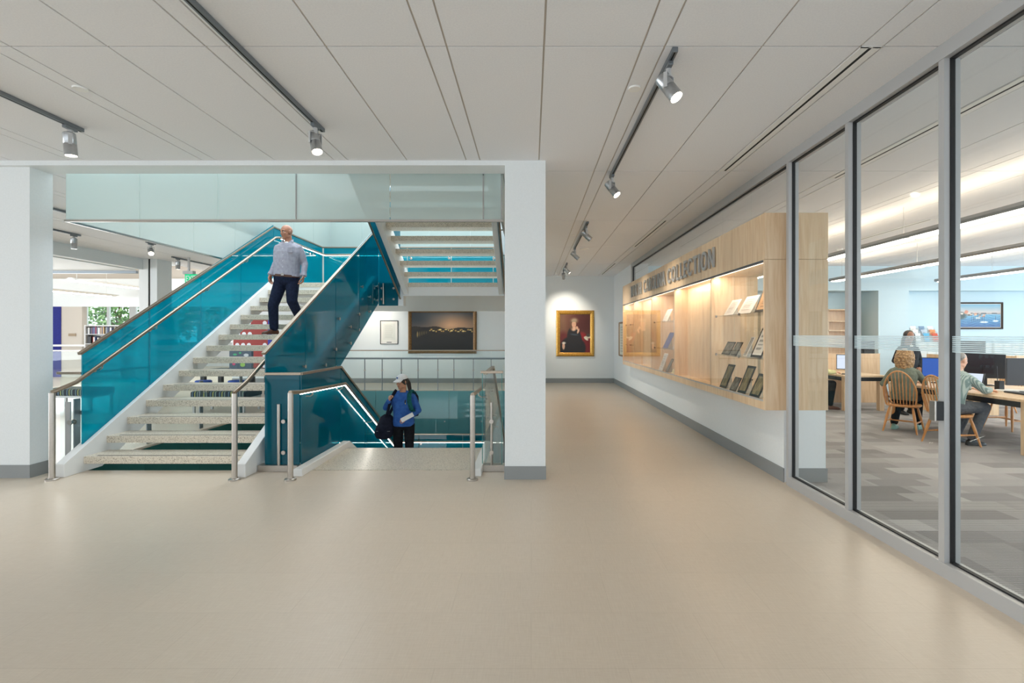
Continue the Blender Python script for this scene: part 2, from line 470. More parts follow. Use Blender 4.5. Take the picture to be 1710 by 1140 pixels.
# stair well above and below the storey
mb = MB().box(-5.60, 0.158, 5.40, 5.577, 3.60, 5.28).box(-5.60, -5.50, 5.577, 13.1, 3.515, 5.28).box(-0.33, -0.23, 5.577, 13.1, 3.515, 5.28).box(-5.60, -0.23, 13.1, 13.2, 3.515, 5.28)
struct('wall_stairwell', mb, M_WALL)
mb = MB().box(-5.60, -5.50, 5.65, 13.9, -5.2, -0.30).box(-0.33, -0.23, 5.65, 13.9, -5.2, -0.30).box(-5.60, -0.23, 5.55, 5.65, -5.2, -0.30)
struct('wall_stairwell_lower', mb, M_WALL)

# back wall of the gallery, right wall with the display case in it
BY = 15.84
struct('wall_back', MB().box(-9.8, 3.2, BY, BY + 0.2, 0, CEIL), M_WALL)
struct('baseboard_back', MB().box(-9.8, 2.72, BY - 0.012, BY, 0, 0.15), M_BASE)
mb = MB().box(2.72, 3.17, 5.20, 15.84, 0, 0.772).box(2.72, 3.17, 13.25, 15.84, 0.772, CEIL).box(2.72, 3.17, 13.07, 13.25, 2.898, CEIL)
struct('wall_right', mb, M_WALL)
struct('baseboard_right', MB().box(2.708, 2.72, 5.19, 15.83, 0, 0.15).box(2.815, 3.182, 5.188, 5.2, 0, 0.15).box(3.17, 3.182, 5.2, 14, 0, 0.15), M_BASE)

# glazed wall: frame members, gaskets, panes and the frosted safety band
win = thing('window_1', 'storefront glazing in aluminium frame between corridor and carpeted reading room', None, (2.75, 1.5, 0)); win['kind'] = 'structure'
MUL = [5.07, 4.113, 3.159, 2.205, 1.25, 0.295, -0.66, -1.6]
for y in MUL:
    MB().box(2.70, 2.807, y, y + 0.045, 0, CEIL).build('mullion', M_ALU, win)
    MB().box(2.737, 2.768, y - 0.007, y + 0.052, 0.095, 3.395).build('gasket', M_GASKET, win)
MB().box(2.695, 2.81, -1.6, 5.07, 3.395, CEIL).build('head_rail', M_ALU, win)
MB().box(2.695, 2.81, -1.6, 5.07, 0, 0.095).build('sill_rail', M_ALU, win)
MB().box(2.737, 2.768, -1.6, 5.07, 0.095, 0.104).box(2.737, 2.768, -1.6, 5.07, 3.384, 3.395).build('gasket', M_GASKET, win)
MB().box(2.70, 2.81, 5.115, 13.07, 3.395, CEIL).build('head_rail', M_ALU, win)
MB().box(2.737, 2.768, 5.115, 13.05, 3.384, 3.395).build('gasket', M_GASKET, win)
MB().box(2.70, 2.81, 13.02, 13.07, 2.898, 3.395).build('mullion', M_ALU, win)
MB().box(2.737, 2.768, 13.005, 13.02, 2.898, 3.395).build('gasket', M_GASKET, win)
for a, b in zip(MUL[1:], MUL[:-1]):
    MB().box(2.748, 2.756, a + 0.05, b - 0.005, 0.10, 3.39).build('glass_pane', M_GLASS, win)
    mb = MB()
    for k in range(9): mb.box(2.7455, 2.7475, a + 0.052, b - 0.007, 1.472 + 0.0122 * k, 1.472 + 0.0122 * k + 0.0085)
    mb.build('frosted_band', M_BAND, win)
for a, b in ((5.12, 6.04), (6.045, 6.94), (6.945, 9.0), (9.005, 11.0), (11.005, 13.0)):
    MB().box(2.748, 2.756, a, b, 2.898, 3.39).build('glass_pane', M_GLASS, win)
cr = thing('card_reader', 'black and silver card reader box on the aluminium mullion', 'card reader', (2.67, 3.18, 1.025))
MB().box(2.650, 2.700, 3.160, 3.204, 1.025, 1.15).build('housing', M_BLACK, cr, bevel=0.003)
MB().box(2.640, 2.650, 3.158, 3.206, 1.022, 1.153).build('face_plate', M_STEEL, cr, bevel=0.002)

# reading room shell
mb = MB().box(9.70, 10.55, 13.5, 14.4, 0, CEIL).box(3.17, 9.70, 13.5, 14.4, 2.81, CEIL).box(10.55, 15.9, 13.5, 14.4, 2.81, CEIL).box(3.17, 9.70, 14.25, 14.4, 0, 2.81).box(10.55, 15.9, 13.8, 14.4, 0, 2.81)
struct('wall_reading_room', mb, M_WALLBLUE)

# far left: beam line, white posts, clerestory, children's room beyond
struct('header_beam', MB().box(-10.0, -9.8, 4.0, 12.2, 3.226, CEIL + .1), M_WALL)
struct('ceiling_lower', MB().box(-22, -10.0, 3.0, 12.2, 3.205, 3.3), M_WALL)
struct('trim_1', MB().box(-22, -9.98, 12.2, 12.28, 3.13, 3.2), M_TRACK)
struct('column', MB().box(-9.90, -9.67, 12.2, 12.3, 0, 3.5), M_WSTEEL)
struct('trim_2', MB().box(-9.67, -9.635, 12.22, 12.3, 0, 3.5), M_GASKET)
struct('column', MB().box(-9.635, -9.46, 12.22, 12.72, 0, 3.5), M_WALL)
struct('ceiling_childrens_room', MB().box(-26, -9.9, 12.3, 24.2, 4.15, 4.25).box(-26, -10, 18.2, 18.6, 3.58, 4.15), M_BEIGE)
struct('ceiling_cove', MB().box(-26, -10.0, 16.6, 17.4, 4.05, 4.14), M_WALL)
struct('wall_bulkhead', MB().box(-26, -9.9, 18.0, 18.2, 2.62, 3.66), M_WALL)
struct('wall_childrens_room', MB().box(-17.5, -16.73, 18.0, 18.2, 0, 2.62), M_BEIGE)
struct('floor_childrens_room', MB().box(-28, -5.6, 19, 24.3, -0.3, 0), M_LINO)
w2 = thing('window_2', 'row of windows with white mullions onto trees beyond the bookshelves', None, (-18, 24, 0)); w2['kind'] = 'structure'
MB().box(-28, -10, 24.0, 24.15, 0, 1.2).box(-28, -10, 24.0, 24.15, 3.3, 4.2).build('sill', M_WALL, w2)
for k in range(16):
    x = -27.8 + 1.12 * k
    MB().box(x, x + (0.32 if k % 3 == 1 else 0.10), 24.0, 24.12, 1.2, 3.3).build('mullion', M_WSTEEL, w2)
MB().box(-28, -10, 24.05, 24.06, 1.2, 3.3).build('glass_pane', M_GLASS, w2)
struct('trim_3', MB().box(-18.9, -15.2, 17.93, 18.0, 1.14, 1.21), M_WSTEEL)
struct('trim_4', MB().box(-18.9, -17.5, 17.98, 18.1, 0, 2.62), noise_mat('navy_fabric_wall', (18, 26, 110), (24, 34, 130), 30, 0.8))
M_LINER = emis('cove_light', (255, 240, 220), 1.5)
struct('ceiling_cove_light', MB().box(-26, -10.0, 17.42, 17.55, 4.08, 4.12), M_LINER)

# ------------------------------------------------------------------ stairs
X0, X1 = -5.18, -3.27           # treads of the rising flight
NY = 5.593                       # first nosing
def nose(y): return RISE * (1 + (y - NY) / GO)
def tread(parent, x0, x1, y0, y1, top, strip=1):
    t = MB().box(x0, x1, y0, y1, top - 0.085, top).build('tread', M_TERR, parent, bevel=0.004)
    if strip:
        ya = y0 + 0.035 if strip > 0 else y1 - 0.06
        MB().box(x0 + 0.12, x1 - 0.12, ya, ya + 0.025, top - 0.001, top + 0.0015).build('grip_strip', M_STRIP, t)
M_STRIP = mat('grip_strip_brown', (92, 82, 72), 0.7)
up = thing('staircase', 'open riser stair with terrazzo treads climbing from the floor to the landing', 'staircase', (-4.22, 7.4, 0))
for n in range(1, 15): tread(up, X0, X1, NY + GO * (n - 1), NY + GO * (n - 1) + 0.335, RISE * n)
def stringer(parent, x0, x1, y0, y1, up_, dn, f, floor_end=None):
    pts = [(x0, y0, f(y0) + up_)]
    pts += [(x0, y1, f(y1) + up_), (x0, y1, f(y1) - dn)]
    if floor_end is not None:
        yb = y0
        while f(yb) - dn < floor_end: yb += 0.01
        pts += [(x0, yb, floor_end), (x0, y0, floor_end)]
    else: pts += [(x0, y0, f(y0) - dn)]
    return MB().prism(pts, (x1 - x0, 0, 0)).build('stringer', M_WSTEEL, parent, bevel=0.006)
for a in (-5.28, -3.27): stringer(up, a, a + 0.10, 5.36, 9.86, 0.11, 0.32, nose, 0.0)
# landing slab
LT, LY0, LY1 = 2.64, 9.818, 12.2
land = thing('stair_landing', 'raised terrazzo landing where the stair turns back', 'stair landing', (-2.9, 11, 2.2))
MB().box(-5.28, -0.50, LY0, LY1, LT - 0.085, LT).build('landing_slab', M_TERR, land, bevel=0.004)
MB().prism([(-5.28, LY0 + 0.02, LT - 0.085), (-5.28, LY0 + 0.02, 2.374), (-5.28, LY1, 2.17), (-5.28, LY1, LT - 0.085)], (4.78, 0, 0)).box(-3.2, -2.6, LY0 + 0.02, LY0 + 0.2, 2.17, 2.374).build('soffit', M_WSTEEL, land)
# upper flight, seen from below
def nose2(y): return LT + RISE * (9.818 + 0.335 - y) / GO
uf = thing('staircase', 'upper stair flight seen from below, rising from the landing toward the viewer', 'staircase', (-1.6, 7.5, LT))
UX0, UX1 = -2.50, -0.66
for k in range(1, 15): tread(uf, UX0, UX1, 9.818 - GO * k, 9.818 - GO * k + 0.335, LT + RISE * k, 0)
for a in (-2.60, -0.66): stringer(uf, a, a + 0.10, 9.86, 5.6, 0.02, 0.42, nose2)
# flight down to the lower floor
DY = 6.75
def nose3(y): return -RISE * (y - DY) / GO
df = thing('staircase', 'descending stair flight with speckled terrazzo top step and white kerbs', 'staircase', (-1.6, 6.4, 0))
MB().box(-2.56, -0.66, 5.66, DY, -0.12, 0.003).build('top_step', M_TERR, df)
MB().box(-2.56, -0.66, DY, DY + 0.006, -0.10, 0.004).build('nosing', M_STEEL, df)
for k in range(1, 12): tread(df, -2.56, -0.66, DY + GO * (k - 1) - 0.03, DY + GO * k, -RISE * k, -1)
for a in (-2.66, -0.66):
    p = [(a, 5.40, 0), (a, 5.40, 0.085), (a, 6.83, 0.085), (a, 10.1, nose3(10.1) + 0.13), (a, 10.1, nose3(10.1) - 0.3), (a, 6.75, -0.35), (a, 5.66, -0.35), (a, 5.66, 0)]
    MB().prism(p, (0.10, 0, 0)).build('kerb', M_WSTEEL, df, bevel=0.006)
ml = thing('stair_landing', 'lower half landing below the gallery floor', 'stair landing', (-2.9, 11.4, -2.3))
MB().box(-5.28, -0.45, 10.07, 12.9, -2.36, -2.11).build('landing_slab', M_TERR, ml)

# ------------------------------------------------------------------ guards (coloured glass, caps, fixings)
def standoff(parent, p, axis, r=0.026):
    d = Vector(axis)
    MB().lathe([(0.0, -0.03), (r, -0.03), (r, -0.016), (0.012, -0.016), (0.012, 0.03), (r, 0.03), (r, 0.038), (0, 0.038)], p, d, 12).build('glass_fixing', M_STEEL, parent, smooth=True)
def cap(parent, pts, w=0.045, h=0.03):
    """square metal cap along a polyline"""
    for a, b in zip(pts[:-1], pts[1:]):
        a = Vector(a); b = Vector(b); t = (b - a).normalized(); s = t.cross(Vector((0, 0, 1)))
        s = s.normalized() if s.length > 1e-3 else Vector((1, 0, 0)); n = s.cross(t)
        MB().obox((a + b) / 2, t * ((b - a).length / 2 + 0.008), s * w / 2, n * h / 2).build('cap_rail', M_RAIL, parent, bevel=0.003)
def xguard(root, x, segs, m, edge=True, tk=0.014, fix=(), fx=1):
    """glass sheets standing in the plane x: segs is a list of (y0, y1, bottom(y), top(y))"""
    for y0, y1, fb, ft in segs:
        a, b = y0 + 0.006, y1 - 0.006
        ys = [a, b]
        poly = [(x - tk / 2, a, fb(a)), (x - tk / 2, b, fb(b)), (x - tk / 2, b, ft(b)), (x - tk / 2, a, ft(a))]
        g = MB().prism(poly, (tk, 0, 0)).build('glass_sheet', m, root)
    for y, z in fix: standoff(root, (x, y, z), (fx, 0, 0))

top1 = lambda y: nose(y) + 1.175
ys = [5.62, 6.62, 7.65, 8.70, 9.80]
gl = thing('stair_guard', 'bright teal glass guard along the outer left side of the stair', 'glass guard', (-5.23, 7.7, 0))
bot1 = lambda y: nose(y) + 0.115
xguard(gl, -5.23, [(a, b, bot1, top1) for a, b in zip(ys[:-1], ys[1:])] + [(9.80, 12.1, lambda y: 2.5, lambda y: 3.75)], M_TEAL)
cap(gl, [(-5.23, 5.60, top1(5.60) + 0.012), (-5.23, 9.80, 3.765), (-5.23, 12.12, 3.765)])
gr = thing('stair_guard', 'shade-toned teal glass guard on the right side of the climbing stair', 'glass guard', (-3.10, 7.7, 0))
bot2 = lambda y: max(0.075, nose(y) - 0.41)
segs = [(5.63, 6.15, lambda y: 0.075, top1), (6.15, 6.62, bot2, top1)] + [(a, b, bot2, top1) for a, b in zip(ys[1:-1], ys[2:])]
MB().prism([(-3.107, 5.636, 0.075), (-3.107, 6.02, 0.075), (-3.107, 6.614, bot2(6.614)), (-3.107, 6.614, top1(6.614)), (-3.107, 5.636, top1(5.636))], (0.014, 0, 0)).build('glass_sheet', M_TEALSHADE, gr)
xguard(gr, -3.10, segs[2:], M_TEALSHADE)
fx = []
for y in (6.55, 7.72, 8.78): fx += [(y, nose(y) + 0.42)]
for y in (7.2, 7.58, 8.2, 8.60, 9.2, 9.62): fx += [(y, nose(y) - 0.26), (y, nose(y) + 0.02)]
for y, z in fx: standoff(gr, (-3.09, y, z), (1, 0, 0))
cap(gr, [(-3.10, 5.60, top1(5.60) + 0.012), (-3.10, 9.80, 3.765)])
# sheet and post closing the gap between the two flights at the landing
MB().box(-3.09, -2.70, 9.80, 9.814, 2.17, 3.75).build('glass_sheet', M_TEALSHADE, gr)
MB().tube([(-2.99, 9.77, 2.20), (-2.99, 9.77, 2.62)], 0.02).build('post', M_STEEL, gr, smooth=True)
for p in ((-3.02, 2.30), (-3.02, 2.52), (-2.78, 2.30), (-2.78, 2.52)): standoff(gr, (p[0], 9.79, p[1]), (0, 1, 0), 0.022)
# guard along the back of the landing
lg = thing('landing_guard', 'teal glass guard along the back of the raised landing', 'glass guard', (-2.9, 12.1, LT))
xs = [-5.2, -3.95, -3.1, -2.0, -0.95, -0.5]
for a, b in zip(xs[:-1], xs[1:]): MB().box(a + 0.012, b - 0.012, 12.10, 12.114, 2.5, 3.75).build('glass_sheet', M_TEAL, lg)
cap(lg, [(-5.2, 12.107, 3.765), (-0.5, 12.107, 3.765)])
# upper flight guards
for x, lab in ((-2.66, 'teal glass guard hugging the left edge of the upper flight'), (-0.52, 'teal glass guard on the right edge of the upper flight beside the white column')):
    ug = thing('stair_guard', lab, 'glass guard', (x, 7.7, LT))
    b3 = lambda y: nose2(y) - 0.52; t3 = lambda y: nose2(y) + 1.1
    yy = [9.80, 8.75, 7.7, 6.65, 5.62]
    for a, b in zip(yy[:-1], yy[1:]):
        MB().prism([(x - 0.007, a - 0.006, b3(a)), (x - 0.007, b + 0.006, b3(b)), (x - 0.007, b + 0.006, t3(b)), (x - 0.007, a - 0.006, t3(a))], (0.014, 0, 0)).build('glass_sheet', M_TEALSHADE, ug)
    cap(ug, [(x, 9.82, b3(9.82)), (x, 5.62, b3(5.62))], 0.03, 0.02)
    for y in (8.2, 8.6, 9.2, 9.6): standoff(ug, (x, y, nose2(y) - 0.1), (1, 0, 0), 0.022)
# guard of the descending flight, left: level, then dropping with the steps
dg_ = thing('stair_guard', 'teal glass guard left of the descending stair under a steel cap', 'glass guard', (-2.685, 6.5, 0))
tdn = lambda y: 1.125 if y < 6.8 else 1.125 + nose3(y) - nose3(6.8)
bdn = lambda y: 0.0 if y < 6.8 else nose3(y) - 0.30
MB().prism([(-2.692, 5.64, 0.075), (-2.692, 6.79, 0.075), (-2.692, 6.79, 1.115), (-2.692, 5.64, 1.115)], (0.014, 0, 0)).build('glass_sheet', M_TEALSHADE, dg_)
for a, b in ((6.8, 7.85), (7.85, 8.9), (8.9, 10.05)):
    MB().prism([(-2.692, a + 0.006, bdn(a + .006)), (-2.692, b - 0.006, bdn(b)), (-2.692, b - 0.006, tdn(b)), (-2.692, a + 0.006, tdn(a + .006))], (0.014, 0, 0)).build('glass_sheet', M_TEALSHADE, dg_)
MB().box(-3.09, -2.70, 5.63, 5.644, 0.075, 1.115).build('glass_sheet', M_TEALSHADE, dg_)
cap(dg_, [(-3.10, 5.637, 1.13), (-2.685, 5.637, 1.13), (-2.685, 6.8, 1.13), (-2.685, 10.05, tdn(10.05) + 0.012)])
MB().box(-3.16, -2.70, 5.58, 5.70, 0, 0.075).build('plinth', M_STEEL, dg_, bevel=0.003)
MB().tube([(-2.93, 5.61, 0.075), (-2.93, 5.61, 0.78)], 0.019).build('post', M_STEEL, dg_, smooth=True)
for z in (0.58, 0.22): standoff(dg_, (-2.87, 5.62, z), (0, 1, 0), 0.024)
# right side of the descending flight
dr = thing('stair_guard', 'clear green glass guard right of the descending stair beside the column', 'glass guard', (-0.45, 6.5, 0))
MB().box(-0.565, -0.345, 5.63, 5.644, 0.075, 1.135).build('glass_sheet', M_GUARDGLASS, dr)
MB().box(-0.572, -0.565, 5.628, 5.646, 0.075, 1.135).box(-0.345, -0.338, 5.628, 5.646, 0.075, 1.135).build('glass_edge', M_EDGE, dr)
MB().prism([(-0.545, 5.66, 0.075), (-0.545, 6.79, 0.075), (-0.545, 6.79, 1.115), (-0.545, 5.66, 1.115)], (0.014, 0, 0)).build('glass_sheet', M_GUARDGLASS, dr)
for a, b in ((6.8, 7.85), (7.85, 8.9), (8.9, 10.05)):
    MB().prism([(-0.545, a + 0.006, bdn(a + .006)), (-0.545, b - 0.006, bdn(b)), (-0.545, b - 0.006, tdn(b)), (-0.545, a + 0.006, tdn(a + .006))], (0.014, 0, 0)).build('glass_sheet', M_GUARDGLASS, dr)
cap(dr, [(-0.58, 5.637, 1.15), (-0.335, 5.637, 1.15)])
cap(dr, [(-0.538, 5.66, 1.13), (-0.538, 6.8, 1.13), (-0.538, 10.05, tdn(10.05) + 0.012)])
MB().box(-0.60, -0.30, 5.59, 5.70, 0, 0.075).build('plinth', M_STEEL, dr, bevel=0.003)
MB().tube([(-0.46, 5.61, 0.075), (-0.46, 5.61, 0.80)], 0.015).build('post', M_STEEL, dr, smooth=True)
for z in (0.58, 0.22): standoff(dr, (-0.46, 5.62, z), (0, 1, 0), 0.024)
for y in (6.2, 7.0, 7.4): standoff(dr, (-0.538, y, tdn(y) - 0.6), (1, 0, 0), 0.022)
# left edge of the well
lw = thing('floor_guard', 'clear glass guard along the left edge of the stairwell, with flat steel posts', 'glass guard', (-5.55, 9, 0))
for a in range(7):
    y = 5.95 + 1.12 * a
    MB().box(-5.557, -5.543, y + 0.01, y + 1.11, -0.2, 1.10).build('glass_sheet', M_GUARDGLASS, lw)
    MB().box(-5.60, -5.585, y - 0.04, y + 0.04, 0, 0.80).build('post', M_TRACK, lw)
    standoff(lw, (-5.55, y + 0.05, 0.62), (1, 0, 0), 0.028)
cap(lw, [(-5.55, 5.95, 1.115), (-5.55, 13.9, 1.115)])
lf = thing('floor_guard', 'short clear glass guard closing the gap between left column and stair', 'glass guard', (-5.42, 5.7, 0))
MB().box(-5.535, -5.30, 5.68, 5.694, 0.03, 1.12).build('glass_sheet', M_GUARDGLASS, lf)
cap(lf, [(-5.56, 5.687, 1.135), (-5.29, 5.687, 1.135)])
MB().box(-5.46, -5.40, 5.66, 5.674, 0, 0.80).build('post', M_ALU, lf)
standoff(lf, (-5.39, 5.67, 0.56), (0, 1, 0), 0.03)
MB().box(-5.55, -5.29, 5.655, 5.71, 0, 0.03).build('plinth', M_STEEL, lf)
# far edge of the well
fg = thing('floor_guard', 'clear glass guard with thin posts at the far side of the stairwell', 'glass guard', (-2.9, 13.9, 0))
xf = [-5.5, -4.78, -4.28, -3.73, -3.25, -2.68, -2.22, -1.66, -1.15, -0.6, -0.33]
for a, b in zip(xf[:-1], xf[1:]): MB().box(a + 0.008, b - 0.008, 13.90, 13.912, 0.01, 1.11).build('glass_sheet', M_GUARDGLASS, fg)
for x in xf[1:-1]:
    MB().box(x - 0.008, x + 0.008, 13.86, 13.90, -0.02, 0.88).build('post', M_TRACK, fg)
    standoff(fg, (x, 13.88, 0.56), (0, 1, 0), 0.024)
cap(fg, [(-5.55, 13.906, 1.125), (-0.33, 13.906, 1.125)])
MB().tube([(-5.5, 13.83, 0.90), (-0.33, 13.83, 0.90)], 0.024).build('handrail', M_TRACK, fg, smooth=True)
fa = thing('glass_cladding', 'teal glass panels cladding the floor edge behind the descending stair', 'glass cladding', (-2.9, 13.87, -2.6))
xc = [-5.5, -4.45, -3.4, -2.35, -1.3, -0.33]
for a, b in zip(xc[:-1], xc[1:]):
    MB().box(a + 0.004, b - 0.004, 13.84, 13.85, -2.6, -0.03).build('glass_sheet', M_TEALWALL, fa)
    for z in (-0.9, -1.75): standoff(fa, (b - 0.12, 13.835, z), (0, -1, 0), 0.02)
fb = thing('glass_cladding', 'shade-toned green glass panels on the stairwell wall seen between the lowest treads', 'glass cladding', (-5.48, 9.7, -2.6))
yc = [5.7, 6.85, 8.0, 9.15, 10.3, 11.45, 12.6, 13.8]
for a, b in zip(yc[:-1], yc[1:]): MB().box(-5.49, -5.48, a + 0.004, b - 0.004, -2.6, -0.03).build('glass_sheet', M_GREENSHADE, fb)
struct('wall_stairwell_back', MB().box(-5.5, -0.33, 13.9, 14.0, -5.2, -0.30), mat('well_wall_teal', (92, 150, 156), 0.5))
# half landing guard
hg = thing('landing_guard', 'teal glass guard at the back of the lower half landing', 'glass guard', (-2.9, 12.7, -2.11))
xs2 = [-5.25, -4.1, -2.95, -1.8, -0.97, -0.45]
for a, b in zip(xs2[:-1], xs2[1:]): MB().box(a + 0.01, b - 0.01, 12.70, 12.714, -2.3, -1.05).build('glass_sheet', M_TEALSHADE, hg)
cap(hg, [(-5.25, 12.707, -1.035), (-0.45, 12.707, -1.035)])

# ------------------------------------------------------------------ handrails on posts
def handrail(label, pts, posts, brackets=(), led=None, bd=(-1, 0, 0)):
    p0 = Vector(posts[0]) if posts else Vector(pts[0])
    r = thing('handrail', label, 'handrail', (p0.x, p0.y, 0 if posts else p0.z))
    MB().tube(pts, 0.0225, 12).build('rail', M_RAIL, r, smooth=True)
    for p in posts:
        MB().tube([(p[0], p[1], 0.012), (p[0], p[1], p[2])], 0.029, 16).build('post', M_STEEL, r, smooth=True)
        MB().lathe([(0, 0), (0.062, 0), (0.062, 0.014), (0.055, 0.020), (0.034, 0.022), (0.034, 0.03), (0, 0.03)], (p[0], p[1], 0), seg=24).build('base_flange', M_STEEL, r, smooth=True)
    for q in brackets:
        q = Vector(q); d = Vector(bd)
        b = MB().tube([q - Vector((0, 0, 0.02)), q + Vector((0, 0, -0.055)), q + d * 0.03 + Vector((0, 0, -0.075)), q + d * 0.09 + Vector((0, 0, -0.075))], 0.009, 8)
        b.lathe([(0, 0), (0.03, 0), (0.03, 0.012), (0, 0.012)], q + d * 0.088 + Vector((0, 0, -0.075)), d, 14)
        b.build('bracket', M_STEEL, r, smooth=True)
    if led:
        MB().tube([Vector(p) - Vector((0, 0, 0.019)) for p in led], 0.0105, 8).build('light_strip', M_LED, r)
    return r
hl = lambda y: 1.05 + 0.5835 * (y - 5.45)
handrail('steel handrail on the left of the climbing stair, its post by the left column', [(-5.234, 5.27, 0.955), (-5.13, 5.45, 1.05), (-5.13, 9.70, hl(9.70)), (-5.13, 9.85, hl(9.75)), (-5.13, 11.95, 3.56)],
         [(-5.234, 5.28, 0.95)], [(-5.13, y, hl(y)) for y in (5.78, 6.62, 7.7, 8.75)])
hr = lambda y: 0.955 + 0.5835 * (y - 5.28)
handrail('steel handrail on the right of the climbing stair, ending by the shade-toned teal guard', [(-3.24, 5.27, 0.95), (-3.21, 5.45, hr(5.45)), (-3.21, 9.75, hr(9.75))], [(-3.24, 5.28, 0.945)], [(-3.21, y, hr(y)) for y in (5.85, 6.75, 7.75, 8.8)], bd=(1, 0, 0))
lv = [(-2.60, 5.45, 0.94), (-2.60, 6.76, 0.90)]; sl = (-2.60, 10.0, 0.90 + nose3(10.0))
handrail('steel handrail with glowing underside left of the descending stair', [(-2.63, 5.27, 0.955)] + lv + [sl], [(-2.63, 5.28, 0.95)], [(-2.60, 5.75, 0.93), (-2.60, 6.65, 0.905), (-2.60, 7.9, 0.90 + nose3(7.9)), (-2.60, 9.2, 0.90 + nose3(9.2))], led=lv + [sl])
handrail('steel handrail right of the descending stair, post nearest the right column', [(-0.641, 5.27, 0.93), (-0.625, 5.45, 0.93), (-0.625, 6.76, 0.90), (-0.625, 10.0, 0.90 + nose3(10.0))], [(-0.641, 5.28, 0.925)], [(-0.625, 5.75, 0.92), (-0.625, 6.65, 0.90)], bd=(1, 0, 0))
handrail('lit handrail along the back of the raised landing', [(-5.13, 11.98, 3.56), (-0.6, 11.98, 3.56)], [], [(-4.4, 11.98, 3.56), (-3.0, 11.98, 3.56), (-2.05, 11.98, 3.56), (-0.93, 11.98, 3.56)], led=[(-5.1, 11.98, 3.56), (-0.6, 11.98, 3.56)], bd=(0, 1, 0))
handrail('lit handrail at the side end of the raised landing', [(-5.12, 9.86, 3.56), (-5.12, 11.96, 3.56)], [], [(-5.12, 10.4, 3.56), (-5.12, 11.4, 3.56)], led=[(-5.12, 9.9, 3.56), (-5.12, 11.95, 3.56)])
handrail('lit handrail along the lower half landing', [(-5.2, 12.6, -1.21), (-0.6, 12.6, -1.21)], [], [(-2.9, 12.6, -1.21), (-1.03, 12.6, -1.21)], led=[(-5.2, 12.6, -1.21), (-0.6, 12.6, -1.21)], bd=(0, 1, 0))

# ------------------------------------------------------------------ frosted smoke curtains round the opening
CB, CT = 2.908, 3.53
sc1 = thing('smoke_curtain', 'frosted pale green glass band hanging across the front of the stair opening', 'glass curtain', (-2.9, 5.62, CB))
xs3 = [-5.41, -4.55, -3.64, -2.73, -1.64, -0.555, -0.34]
for a, b in zip(xs3[:-1], xs3[1:]): MB().box(a + 0.005, b - 0.005, 5.615, 5.625, CB + 0.01, CT).build('glass_sheet', M_FROST, sc1)
MB().box(-5.42, -0.33, 5.605, 5.635, CB - 0.012, CB + 0.014).build('edge_channel', M_STEEL, sc1)
for x in (-2.73, -0.555, -0.345): MB().box(x - 0.007, x + 0.007, 5.612, 5.628, CB + 0.02, CT).build('joint_clip', M_CHROME, sc1)
sc2 = thing('smoke_curtain', 'frosted glass band receding along the left side of the stair opening', 'glass curtain', (-5.41, 9.3, CB))
ysd = [5.63, 6.67, 7.74, 8.82, 9.9, 11.0, 12.0, 13.0]
for a, b in zip(ysd[:-1], ysd[1:]): MB().box(-5.415, -5.405, a + 0.005, b - 0.005, CB + 0.01, 5.2 if a > 6 else CT).build('glass_sheet', M_FROST, sc2)
MB().box(-5.425, -5.395, 5.64, 13.0, CB - 0.012, CB + 0.014).build('edge_channel', M_STEEL, sc2)
sc3 = thing('smoke_curtain', 'frosted glass band closing the back of the stair opening above the landing', 'glass curtain', (-2.9, 13.03, CB))
for a, b in zip(xs3[:-1], xs3[1:]): MB().box(a + 0.005, b - 0.005, 13.02, 13.03, CB + 0.01, 5.2).build('glass_sheet', M_FROST, sc3)
MB().box(-5.40, -0.33, 13.01, 13.04, CB - 0.012, CB + 0.014).build('edge_channel', M_STEEL, sc3)
sc4 = thing('smoke_curtain', 'frosted glass band along the right side of the stair opening behind the column', 'glass curtain', (-0.34, 9.3, CB))
for a, b in zip(ysd[:-1], ysd[1:]): MB().box(-0.345, -0.335, a + 0.01, b - 0.005, CB + 0.01, CT).build('glass_sheet', M_FROST, sc4)
MB().box(-0.355, -0.325, 5.64, 13.0, CB - 0.012, CB + 0.014).build('edge_channel', M_STEEL, sc4)
